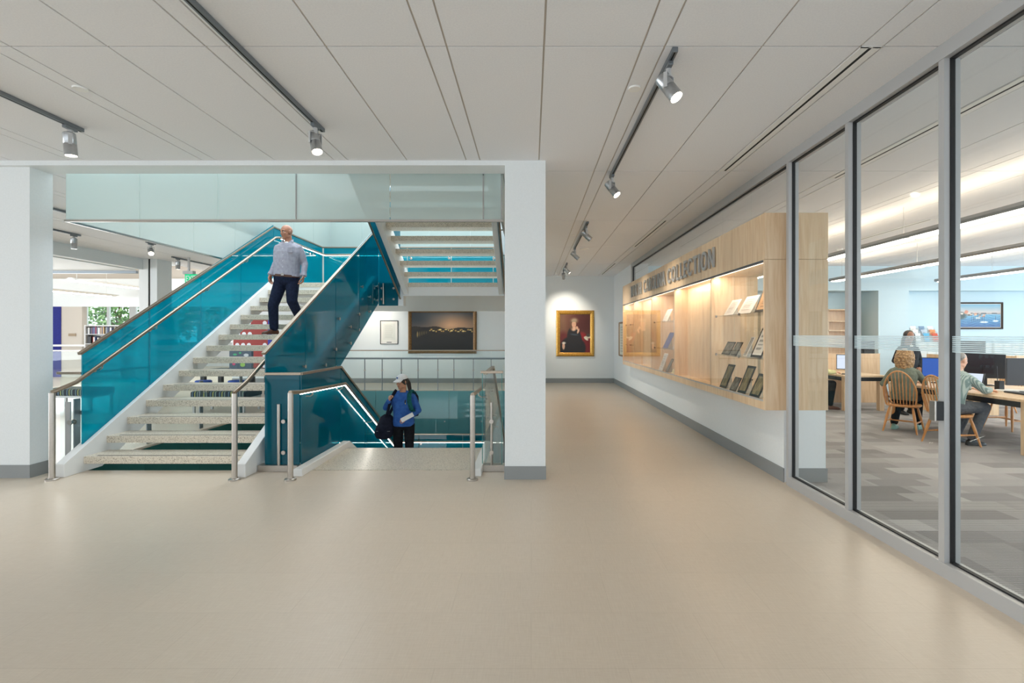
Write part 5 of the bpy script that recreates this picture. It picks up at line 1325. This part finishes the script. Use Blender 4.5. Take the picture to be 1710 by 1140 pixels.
def hand(mb, wr, d, n, t, curl=0.5, s=1.0, spread=0.0):
    """d wrist->knuckles, n palm side normal, t thumb side"""
    wr = V3(wr); d = V3(d).normalized(); n = V3(n); n = (n - d * n.dot(d)).normalized(); t = d.cross(n) if d.cross(n).dot(V3(t)) > 0 else n.cross(d)
    off = (0.030, 0.010, -0.010, -0.029); ln = (0.068, 0.078, 0.073, 0.056)
    mb.ell(wr + d * 0.05 * s, 0.034 * s, 0.046 * s, 0.015 * s, Matrix((t, d, n)).transposed(), 14, 8)
    for k in range(4):
        kn = wr + d * (0.088 - 0.006 * abs(k - 1)) * s + t * off[k] * s
        mb.limb([wr + t * off[k] * 0.6 * s + d * 0.008 * s, kn], [0.0125 * s, 0.0105 * s], 10)
        p = kn; ang = 0.35 * curl; pts = [p]; c = curl * (1.0 + 0.12 * (k - 1))
        for j in range(3):
            ang += c * (0.55, 0.75, 0.55)[j]
            p = p + (d * math.cos(ang) + n * math.sin(ang) + t * spread * off[k]) * ln[k] * s * (0.45, 0.32, 0.23)[j]
            pts.append(p)
        mb.limb(pts, [0.0095 * s, 0.0088 * s, 0.0082 * s, 0.0070 * s], 10)
    b = wr + d * 0.022 * s + t * 0.024 * s
    m1 = b + (d * 0.62 + t * 0.62 + n * 0.30).normalized() * 0.040 * s; m2 = m1 + (d * 0.85 + t * 0.15 + n * 0.45).normalized() * 0.032 * s; m3 = m2 + (d * 0.85 - t * 0.10 + n * 0.55).normalized() * 0.024 * s
    mb.limb([b, m1, m2, m3], [0.0145 * s, 0.0115 * s, 0.0100 * s, 0.0078 * s], 10)
def shoe(mb, ank, toe, h=0.09, s=1.0):
    """ankle joint, horizontal toe direction; the sole lies h below the ankle"""
    a = V3(ank); f = V3(toe).normalized(); up_ = V3((0, 0, 1)); up_ = (up_ - f * up_.dot(f)).normalized(); sd = f.cross(up_)
    rings = []
    for k, (y, w, z1) in enumerate(((-0.075, 0.018, 0.045), (-0.062, 0.034, 0.075), (-0.02, 0.039, 0.095), (0.03, 0.041, 0.088), (0.08, 0.045, 0.066), (0.13, 0.049, 0.052), (0.165, 0.043, 0.043), (0.190, 0.024, 0.030))):
        c = a + f * y * s - up_ * h
        rings.append([c + sd * w * s * math.cos(q * math.pi / 7) + up_ * (0.002 + z1 * s * math.sin(q * math.pi / 7) ** 0.7) for q in range(8)] + [c - sd * w * s * 0.92 * math.cos(q * math.pi / 3) for q in (0.4, 1.5, 2.6)])
    mb.loft(rings)
def person(name, label, loc, rotz, J, spec):
    t = thing(name, label, 'person', loc, R(rotz))
    g = spec.get('scale', 1.0); k = spec.get('k', (1, 1, 1)); dp = spec.get('depth', 1.0)
    M = frame_of(*J['face'])
    body = MB()
    torso(body, J, -0.15, 1.10, -0.012, k, g, dp)
    P = head(body, J['head'], M, spec.get('head', 1.0))
    nk = V3(J['neck']); hb = V3(J['head']) + M @ V3((0, 0.015, -0.06)); body.limb([nk - (hb - nk) * 0.4, nk, hb], [0.062 * g, 0.054 * g, 0.054 * g], 16)
    ar = spec.get('arm', 1.0); lr = spec.get('leg', 1.0)
    for S in 'LR':
        sh, el, wr = V3(J['sh' + S]), V3(J['el' + S]), V3(J['wr' + S])
        body.limb([sh, sh.lerp(el, 0.5), el], [0.050 * ar, 0.044 * ar, 0.036 * ar]); body.limb([el, el.lerp(wr, 0.3), wr], [0.037 * ar, 0.037 * ar, 0.025 * ar])
        hd = J['hand' + S]; hand(body, wr, hd[0], hd[1], hd[2], hd[3], spec.get('hands', 1.0))
        hp, kn, an = V3(J['hip' + S]), V3(J['kn' + S]), V3(J['an' + S])
        body.limb([hp, hp.lerp(kn, 0.5), kn], [0.078 * lr, 0.066 * lr, 0.050 * lr]); body.limb([kn, kn.lerp(an, 0.3), an], [0.050 * lr, 0.050 * lr, 0.034 * lr])
        shoe(body, an, J['toe' + S], 0.085, 0.92)
    part('body', body, spec['skin'], t, spec.get('voxel', 0.006), 3)
    # face details
    for x in (-1, 1):
        e = MB().ell(P(0.032 * x, 0.079, 0.006), 0.0125, 0.008, 0.0085, M, 12, 8); eo = e.build('eye', M_EYE, t, smooth=True, world=False)
        MB().ell(P(0.032 * x, 0.0865, 0.006), 0.0055, 0.002, 0.0055, M, 10, 6).build('iris', M_IRIS, eo, smooth=True, world=False)
        MB().limb([P(0.016 * x, 0.092, 0.026), P(0.034 * x, 0.090, 0.030), P(0.050 * x, 0.078, 0.024)], [0.004, 0.005, 0.003], 8).build('eyebrow', spec['brow'], t, smooth=True, world=False)
    MB().limb([P(-0.022, 0.084, -0.066), P(0, 0.091, -0.063), P(0.022, 0.084, -0.066)], [0.003, 0.0055, 0.003], 8).build('mouth', M_LIP, t, smooth=True, world=False)
    # shirt
    sh_ = MB(); torso(sh_, J, spec.get('hem', 0.09), 0.95, spec.get('loose', 0.012), k, g, dp)
    nb = V3(J['neck']) - V3((0, 0, 0.035))
    for S in 'LR':
        a, b, c = V3(J['sh' + S]), V3(J['el' + S]), V3(J['wr' + S]); f = spec.get('sleeve', 0.9)
        sh_.limb([nb, nb.lerp(a, 0.55) + V3((0, 0, 0.004)), a], [0.050, 0.054, 0.050 * ar]); sh_.limb([a, a.lerp(b, 0.18), a.lerp(b, 0.5), b], [0.054 * ar, 0.060 * ar, 0.058 * ar, 0.050 * ar]); sh_.limb([b, b.lerp(c, f * 0.5), b.lerp(c, f)], [0.052 * ar, 0.050 * ar, 0.042 * ar])
    part('shirt', sh_, spec['shirt'], t, 0.008, 5)
    tr = MB(); torso(tr, J, -0.15, 0.12 if 'hem' not in spec else 0.05, 0.008, k, g, dp)
    for S in 'LR':
        a, b, c = V3(J['hip' + S]), V3(J['kn' + S]), V3(J['an' + S])
        tr.limb([a, a.lerp(b, 0.5), b], [0.094 * lr, 0.084 * lr, 0.070 * lr]); tr.limb([b, b.lerp(c, 0.5), b.lerp(c, 0.94)], [0.070 * lr, 0.064 * lr, 0.058 * lr * spec.get('cuff', 1.0)])
    part('trousers', tr, spec['trousers'], t, 0.008, 5)
    for S in 'LR':
        o = MB(); shoe(o, J['an' + S], J['toe' + S], 0.090, 1.06); part('shoe', o, spec['shoes'], t, 0.006, 3)
    return t, P, M
def skin(name, c): 
    c2 = tuple(min(255, int(v * 1.06)) for v in c)
    m = noise_mat(name, c, c2, 25, 0.5)
    m.node_tree.nodes['Principled BSDF'].inputs['Subsurface Weight'].default_value = 0.08
    m.node_tree.nodes['Principled BSDF'].inputs['Subsurface Radius'].default_value = (0.01, 0.004, 0.002)
    return m
M_EYE = mat('eye_white', (226, 222, 216), 0.3); M_IRIS = mat('iris_dark', (44, 32, 26), 0.3); M_LIP = mat('lips', (164, 96, 84), 0.5)
SK1 = skin('skin_tanned', (180, 126, 100)); SK2 = skin('skin_light_brown', (184, 134, 106)); SK3 = skin('skin_fair', (214, 168, 144)); SK4 = skin('skin_brown', (150, 104, 80))
M_JEAN = cloth('dark_denim', (22, 28, 48), (30, 38, 62)); M_LEATHER = mat('brown_leather', (84, 48, 30), 0.45); M_BLKCLOTH = cloth('black_cloth', (16, 17, 22), (24, 25, 30))

# --- the man coming down the stair
x0 = -4.15; zb = RISE * 9
J = dict(hip=(0.02, 0.03, 0.93), mid=(0.045, 0.0, 1.24), neck=(0.062, 0.0, 1.565), head=(0.045, -0.03, 1.715), face=(-28, 9, 0),
         hipL=(0.115, 0.03, 0.90), hipR=(-0.075, 0.03, 0.90), shL=(0.248, 0.0, 1.452), shR=(-0.118, -0.01, 1.460),
         elL=(0.308, 0.06, 1.205), wrL=(0.318, -0.01, 0.975), elR=(-0.180, 0.07, 1.222), wrR=(-0.232, -0.02, 0.992),
         handL=((-0.10, -0.05, -1), (-1, -0.2, 0), (0, -1, 0), 0.75), handR=((0.0, -0.1, -1), (1, -0.2, 0), (0, -1, 0), 0.55),
         knL=(0.135, -0.03, 0.565), anL=(0.15, 0.24, 0.268), toeL=(0.12, -1, -0.12), knR=(-0.165, -0.06, 0.49), anR=(-0.19, 0.02, 0.096), toeR=(-0.55, -0.85, 0))
M_SHIRT = cloth('grey_lilac_shirt', (154, 152, 164), (170, 168, 179), 22, 0.7)
man, P, M = person('person', 'bald man in grey shirt and dark jeans stepping down the stair', (x0, 8.14, zb), 0, J,
    dict(skin=SK1, brow=mat('brow_brown', (96, 66, 50), 0.7), shirt=M_SHIRT, trousers=M_JEAN, shoes=M_LEATHER, sleeve=0.86, k=(1.14, 1.10, 1.05), depth=1.08, arm=1.0, leg=1.2, loose=0.016, scale=1.04, hands=1.08))
bl = MB(); torso(bl, J, 0.075, 0.132, 0.017, (1.12, 1.10, 1.05), 1.04, 1.08)
bo = bl.build('belt', M_LEATHER, man, smooth=True, world=False)
MB().obox((0.032, -0.139, 0.998), (0.024, 0, 0), (0, 0.006, 0), (0, 0, 0.020)).build('buckle', M_CHROME, bo, world=False)
cl = MB()
for sg in (-1, 1):
    cl.prism([(0.062 + 0.010 * sg, -0.085, 1.50), (0.062 + 0.075 * sg, -0.060, 1.575), (0.062 + 0.078 * sg, 0.02, 1.60), (0.062 + 0.105 * sg, -0.055, 1.53), (0.062 + 0.060 * sg, -0.108, 1.485)], (0, -0.006, 0.006))
cl.build('collar', M_SHIRT, man, world=False)
MB().ell((0.062, -0.066, 1.525), 0.040, 0.016, 0.030).build('undershirt', M_WHITE, man, smooth=True, world=False)
for z in (1.42, 1.32, 1.22, 1.12): MB().ell((0.045, -0.152 - 0.004 * (z < 1.3), z), 0.006, 0.004, 0.006, None, 8, 5).build('button', M_WHITE, man, smooth=True, world=False)
for S in 'LR':
    a, c = V3(J['el' + S]), V3(J['wr' + S]); p = a.lerp(c, 0.86); d = (c - a).normalized()
    MB().lathe([(0.043, -0.03), (0.050, -0.028), (0.052, 0.022), (0.046, 0.028)], p, d, 16).build('rolled_cuff', M_SHIRT, man, smooth=True, world=False)
a, c = V3(J['elL']), V3(J['wrL']); d = (c - a).normalized()
MB().lathe([(0.028, -0.012), (0.034, -0.010), (0.034, 0.010), (0.028, 0.012)], c - d * 0.004, d, 16).build('watch', M_CHROME, man, smooth=True, world=False)
MB().prism([(0.125, -0.150, 1.36), (0.205, -0.140, 1.36), (0.205, -0.140, 1.44), (0.125, -0.150, 1.44)], (0, -0.012, 0)).build('pocket', M_SHIRT, man, world=False)

# --- the woman coming up from below
zb = -RISE * 4; x0 = -2.08
J = dict(hip=(0.0, 0.02, 0.86), mid=(0.0, -0.005, 1.10), neck=(0.0, 0.0, 1.385), head=(-0.015, -0.03, 1.525), face=(-34, 8, 0),
         hipL=(0.09, 0.02, 0.82), hipR=(-0.09, 0.02, 0.82), shL=(0.152, 0.0, 1.285), shR=(-0.152, 0.0, 1.292),
         elL=(0.245, 0.02, 1.055), wrL=(0.10, -0.19, 0.955), elR=(-0.275, -0.03, 1.105), wrR=(-0.185, -0.16, 1.235),
         handL=((-1, -0.25, -0.12), (0, 0.5, -0.6), (0, -0.6, 0.6), 0.9), handR=((0.12, 0.1, 1), (0.8, 0.6, 0), (0.8, -0.7, 0), 1.35),
         knL=(0.105, -0.02, 0.45), anL=(0.11, 0.06, 0.09), toeL=(0.1, -1, 0), knR=(-0.10, 0.06, 0.36), anR=(-0.09, 0.36, -0.09), toeR=(-0.05, -1, 0))
M_BLUE = cloth('blue_sweatshirt', (46, 88, 158), (58, 102, 174), 18, 0.6)
M_HAIRD = noise_mat('dark_hair', (24, 18, 16), (44, 32, 26), 60, 0.45, stretch=(1, 1, 0.2), bmp=0.4)
wo, P, M = person('person', 'woman in white cap and blue sweatshirt climbing the lower stair with bags', (x0, 7.86, zb), 0, J,
    dict(skin=SK2, brow=M_HAIRD, shirt=M_BLUE, trousers=M_BLKCLOTH, shoes=M_BLKCLOTH, sleeve=0.93, k=(1.04, 0.95, 0.93), arm=0.94, leg=0.98, scale=0.94, head=0.95, hem=-0.07, hands=0.9))
hs = MB()
hs.ell(P(0, -0.022, 0.022), 0.080, 0.098, 0.092, M, 16, 12); hs.limb([P(0, -0.11, 0.02), P(0.01, -0.135, -0.06), P(0.03, -0.13, -0.16), P(0.035, -0.115, -0.25)], [0.032, 0.038, 0.030, 0.010])
for x in (-1, 1): hs.limb([P(0.070 * x, 0.015, 0.03), P(0.076 * x, 0.005, -0.04)], [0.016, 0.010])
part('hair', hs, M_HAIRD, wo, 0.006, 3)
cp = MB()
prof = []
for k in range(7):
    a = math.pi / 2 * k / 6
    prof.append([P(0.088 * math.cos(a) * math.cos(q * math.pi / 12), -0.012 + 0.106 * math.cos(a) * math.sin(q * math.pi / 12), 0.052 + 0.082 * math.sin(a)) for q in range(24)])
prof[-1] = [P(0.004 * math.cos(q * math.pi / 12), -0.012 + 0.004 * math.sin(q * math.pi / 12), 0.136) for q in range(24)]
cp.loft(prof)
co = cp.build('cap', M_CAPW, wo, smooth=True, world=False) if 'M_CAPW' in globals() else None
if co is None:
    M_CAPW = cloth('white_cotton', (222, 222, 222), (232, 232, 232), 20, 0.2)
    co = cp.build('cap', M_CAPW, wo, smooth=True, world=False)
br = MB()
rings = []
for k in range(9):
    a = -1.15 + 2.3 * k / 8
    p0 = P(0.084 * math.sin(a), -0.012 + 0.100 * math.cos(a), 0.055); p1 = P(0.078 * math.sin(a), 0.020 + 0.158 * math.cos(a), 0.036 - 0.018 * abs(math.sin(a)))
    u = M @ V3((0, 0, 0.003))
    rings.append([p0 - u, p1 - u, p1 + u, p0 + u])
br.loft(rings); br.build('brim', M_CAPW, co, smooth=True, world=False)
MB().ell(P(0.004, 0.094, 0.088), 0.022, 0.006, 0.014, M, 12, 6).build('emblem', mat('emblem_blue', (54, 92, 160), 0.5), co, smooth=True, world=False)
MB().ell((0.060, -0.118, 1.215), 0.012, 0.006, 0.034, Matrix.Rotation(R(12), 3, 'Y'), 10, 6).build('chest_badge', mat('badge_dark', (24, 26, 34), 0.5), wo, smooth=True, world=False)
MB().ell((0.066, -0.122, 1.185), 0.008, 0.005, 0.010, None, 8, 5).build('chest_badge', mat('badge_yellow', (206, 190, 70), 0.5), wo, smooth=True, world=False)
# her bags and book: things of their own, touching her
W = V3((x0, 7.86, zb))
M_NAVY = cloth('navy_nylon', (20, 22, 36), (30, 32, 48), 20, 0.8)
bag = thing('shoulder_bag', "dark navy bag hanging at the climbing woman's side by its strap", 'bag', W + V3((-0.30, -0.02, 0.62)))
bb = MB()
for k, (z, w, d) in enumerate(((0.62, 0.10, 0.07), (0.66, 0.155, 0.105), (0.76, 0.17, 0.12), (0.88, 0.15, 0.11), (0.97, 0.115, 0.085), (1.03, 0.07, 0.05))):
    pass
def ring(c, w, d, n=18): return [c + V3((w * math.cos(2 * math.pi * q / n), d * math.sin(2 * math.pi * q / n), 0)) for q in range(n)]
bb.loft([ring(W + V3((-0.29 + dx, -0.03, z)), w, d) for z, w, d, dx in ((0.60, 0.06, 0.05, -0.02), (0.615, 0.115, 0.09, -0.02), (0.68, 0.155, 0.12, -0.015), (0.78, 0.150, 0.12, 0.0), (0.88, 0.125, 0.10, 0.02), (0.96, 0.10, 0.075, 0.03), (1.00, 0.05, 0.03, 0.04))])
bb.build('bag_body', M_NAVY, bag, smooth=True)
MB().tube([W + V3(p) for p in ((-0.25, -0.10, 0.95), (-0.20, -0.14, 1.10), (-0.165, -0.150, 1.24), (-0.125, -0.10, 1.345), (-0.115, 0.0, 1.385), (-0.13, 0.10, 1.32), (-0.21, 0.13, 1.08), (-0.27, 0.06, 0.94))], 0.020, 10, flat=(1.3, 0.5)).build('strap', M_NAVY, bag, smooth=True)
MB().box(W.x - 0.40, W.x - 0.18, W.y - 0.135, W.y - 0.128, W.z + 0.74, W.z + 0.748).build('zipper', M_GREY, bag)
bp = thing('backpack', 'teal strapped backpack on the back of the climbing woman', 'backpack', W + V3((0.05, 0.20, 0.92)))
MB().loft([ring(W + V3((0.05, 0.205, z)), w, d) for z, w, d in ((0.92, 0.09, 0.05), (0.94, 0.15, 0.085), (1.1, 0.16, 0.10), (1.26, 0.15, 0.09), (1.34, 0.10, 0.05))]).build('pack_body', M_NAVY, bp, smooth=True)
MB().tube([W + V3(p) for p in ((0.15, 0.12, 1.30), (0.135, 0.02, 1.385), (0.120, -0.09, 1.335), (0.130, -0.140, 1.22), (0.165, -0.125, 1.09), (0.205, -0.03, 1.02), (0.17, 0.12, 0.98))], 0.024, 10, flat=(1.5, 0.45)).build('strap', cloth('teal_webbing', (16, 74, 76), (24, 92, 92)), bp, smooth=True)
bo = thing('book', "white book in the climbing woman's hand, held along her forearm", 'book', W + V3((0.10, -0.22, 0.95)))
c = W + V3((0.125, -0.235, 0.985)); ax = V3((0.88, 0.20, 0.46)).normalized(); ay = V3((-0.46, 0.0, 0.88)).normalized(); an_ = ax.cross(ay).normalized(); ay = an_.cross(ax)
MB().obox(c, ax * 0.100, ay * 0.030, an_ * 0.010).build('pages', M_PAPER, bo)
MB().obox(c + an_ * 0.0115, ax * 0.103, ay * 0.033, an_ * 0.0015).build('cover', M_CAPW, bo)
MB().obox(c - an_ * 0.0115, ax * 0.103, ay * 0.033, an_ * 0.0015).build('cover', M_CAPW, bo)

# --- readers beyond the glass
def seated(kn_z=0.50, lean=0.06, table=True):
    f = -1
    return dict(hip=(0, 0.02, 0.555), mid=(0, 0.0, 0.80), neck=(0, -lean, 1.075), head=(0, -lean - 0.03, 1.215), face=(0, 8, 0),
                hipL=(0.085, 0.0, 0.54), hipR=(-0.085, 0.0, 0.54), shL=(0.160, -lean + 0.01, 0.975), shR=(-0.160, -lean + 0.01, 0.975),
                elL=(0.23, -0.17 - lean, 0.80), wrL=(0.14, -0.36 - lean, 0.795), elR=(-0.23, -0.17 - lean, 0.80), wrR=(-0.14, -0.36 - lean, 0.795),
                handL=((-0.15, -1, -0.05), (0, 0, -1), (-1, 0, 0), 0.35), handR=((0.15, -1, -0.05), (0, 0, -1), (1, 0, 0), 0.35),
                knL=(0.11, -0.44, 0.545), anL=(0.11, -0.40, 0.092), toeL=(0.1, -1, 0), knR=(-0.11, -0.44, 0.545), anR=(-0.11, -0.38, 0.092), toeR=(-0.1, -1, 0))
J = seated(); J.update(elL=(0.27, 0.02, 0.76), wrL=(0.25, -0.10, 0.56), handL=((0, -0.5, -1), (-1, 0, 0), (0, -1, 0), 0.5), knL=(0.14, -0.40, 0.545), anL=(0.16, -0.14, 0.092))
M_OLIVE = cloth('olive_tee', (104, 112, 100), (118, 126, 112))
ws_, P, M = person('person', 'woman with curly light brown hair seated with her back to the glass', (6.10, 7.92, 0), 130, J,
    dict(skin=SK3, brow=M_HAIRD, shirt=M_OLIVE, trousers=M_BLKCLOTH, shoes=mat('green_shoes', (120, 160, 150), 0.5), sleeve=0.05, k=(1, 0.95, 0.93), arm=0.95, leg=0.98, scale=0.96, hem=-0.07, head=0.97, voxel=0.007))
rg = random.Random(3); hs = MB()
hs.ell(P(0, -0.024, 0.036), 0.094, 0.106, 0.104, M, 18, 12)
for k in range(30):
    a = math.pi * (0.86 + 1.28 * k / 29); r0 = 0.088
    pts = []; rr = []
    for q in range(6):
        u = 0.085 - 0.058 * q; o = 0.076 + 0.042 * math.sin(math.pi * (q + 0.6) / 6.2) + 0.009 * math.sin(2.1 * q + k * 1.9)
        aa = a + 0.10 * math.sin(1.7 * q + k)
        pts.append(P(o * math.cos(aa), o * math.sin(aa) - 0.020, u)); rr.append(0.021 - 0.0015 * q + 0.004 * math.sin(3 * q + k))
    hs.limb(pts, rr, 8)
for k in range(130):
    a = math.pi * rg.uniform(0.80, 2.20); u = rg.uniform(-0.19, 0.10); r_ = 0.084 + 0.040 * math.sin(math.pi * (0.13 - u) / 0.34)
    if u > 0.04: r_ *= 0.9
    z_ = rg.uniform(0.013, 0.024)
    hs.ell(P(r_ * math.cos(a), r_ * math.sin(a) - 0.020, u), z_, z_, z_ * 1.5, M, 10, 7)
part('hair', hs, noise_mat('curly_brown_hair', (122, 88, 52), (190, 152, 102), 50, 0.5, bmp=0.6), ws_, 0.0055, 3)
J = seated(lean=0.13); J.update(anL=(0.12, -0.22, 0.092), anR=(-0.10, -0.24, 0.092), toeL=(0, -1, 0), knL=(0.12, -0.46, 0.54))
def striped_cloth():
    m = cloth('striped_shirt', (150, 166, 160), (164, 180, 172)); nt = NT(m); b = nt.n['Principled BSDF']
    w = nt.new('ShaderNodeTexWave', Scale=18.0); tc = nt.new('ShaderNodeTexCoord'); nt.link(tc.outputs['Object'], w.inputs['Vector'])
    r = ramp(nt, w.outputs['Fac'], [(0.3, s2l((178, 190, 184))), (0.7, s2l((122, 142, 140)))]); nt.link(r.outputs['Color'], b.inputs['Base Color']); return m
M_GREYT = cloth('grey_trousers', (88, 92, 98), (102, 106, 112))
ms, P, M = person('person', 'man in a striped shirt seated at the table behind the mullion', (6.05, 6.98, 0), 98, J,
    dict(skin=SK3, brow=M_HAIRD, shirt=striped_cloth(), trousers=M_GREYT, shoes=M_BLACK, sleeve=0.95, scale=1.02, leg=1.05, k=(1, 1.05, 1), voxel=0.007))
hs = MB(); hs.ell(P(0, -0.028, 0.040), 0.080, 0.094, 0.090, M, 16, 10)
part('hair', hs, noise_mat('grey_hair', (120, 116, 110), (160, 156, 150), 60, 0.5, bmp=0.4), ms, 0.007, 3)
J = seated(lean=0.10)
ps, P, M = person('person', 'person in yellow sleeves seated at the left table, mostly behind the case', (5.95, 10.35, 0), 90, J,
    dict(skin=SK3, brow=M_HAIRD, shirt=cloth('yellow_shirt', (216, 210, 150), (226, 220, 164)), trousers=M_BLKCLOTH, shoes=M_LEATHER, sleeve=0.95, voxel=0.007))
hs = MB(); hs.ell(P(0, -0.028, 0.040), 0.082, 0.096, 0.092, M, 16, 10); part('hair', hs, M_HAIRD, ps, 0.007, 3)
J = dict(hip=(0, 0.02, 0.90), mid=(0, 0, 1.14), neck=(0, 0, 1.40), head=(0.0, -0.03, 1.54), face=(-12, 14, 0), hipL=(0.09, 0.02, 0.86), hipR=(-0.09, 0.02, 0.86),
         shL=(0.158, 0, 1.300), shR=(-0.158, 0, 1.300), elL=(0.25, 0.02, 1.06), wrL=(0.16, -0.14, 0.93), elR=(-0.25, 0.02, 1.06), wrR=(-0.14, -0.15, 0.95),
         handL=((-0.8, -0.5, -0.4), (0, 0.6, -0.6), (0, -0.6, 0.8), 0.6), handR=((0.8, -0.5, -0.3), (0, 0.6, -0.6), (0, -0.6, 0.8), 0.6),
         knL=(0.10, 0.0, 0.48), anL=(0.10, 0.05, 0.092), toeL=(0.1, -1, 0), knR=(-0.10, 0.0, 0.48), anR=(-0.10, 0.05, 0.092), toeR=(-0.1, -1, 0))
wst, P, M = person('person', 'woman with long black hair and dark jacket standing behind the readers', (7.50, 9.62, 0), 0, J,
    dict(skin=SK4, brow=M_HAIRD, shirt=cloth('dark_jacket', (24, 28, 36), (34, 38, 48)), trousers=M_BLKCLOTH, shoes=M_BLACK, sleeve=0.93, k=(1.05, 1.05, 1.0), hem=-0.07, voxel=0.007))
hs = MB(); hs.ell(P(0, -0.026, 0.034), 0.088, 0.098, 0.096, M, 16, 12)
for x in (-1, 1): hs.limb([P(0.070 * x, 0.0, 0.05), P(0.092 * x, -0.01, -0.05), P(0.098 * x, 0.0, -0.16), P(0.085 * x, 0.02, -0.24)], [0.026, 0.032, 0.030, 0.014])
hs.limb([P(0, -0.09, 0.0), P(0, -0.10, -0.12), P(0, -0.09, -0.24)], [0.05, 0.06, 0.03])
part('hair', hs, M_HAIRD, wst, 0.007, 3)
MB().ell((0, -0.085, 1.335), 0.040, 0.020, 0.060).build('undershirt', M_PAPER, wst, smooth=True, world=False)
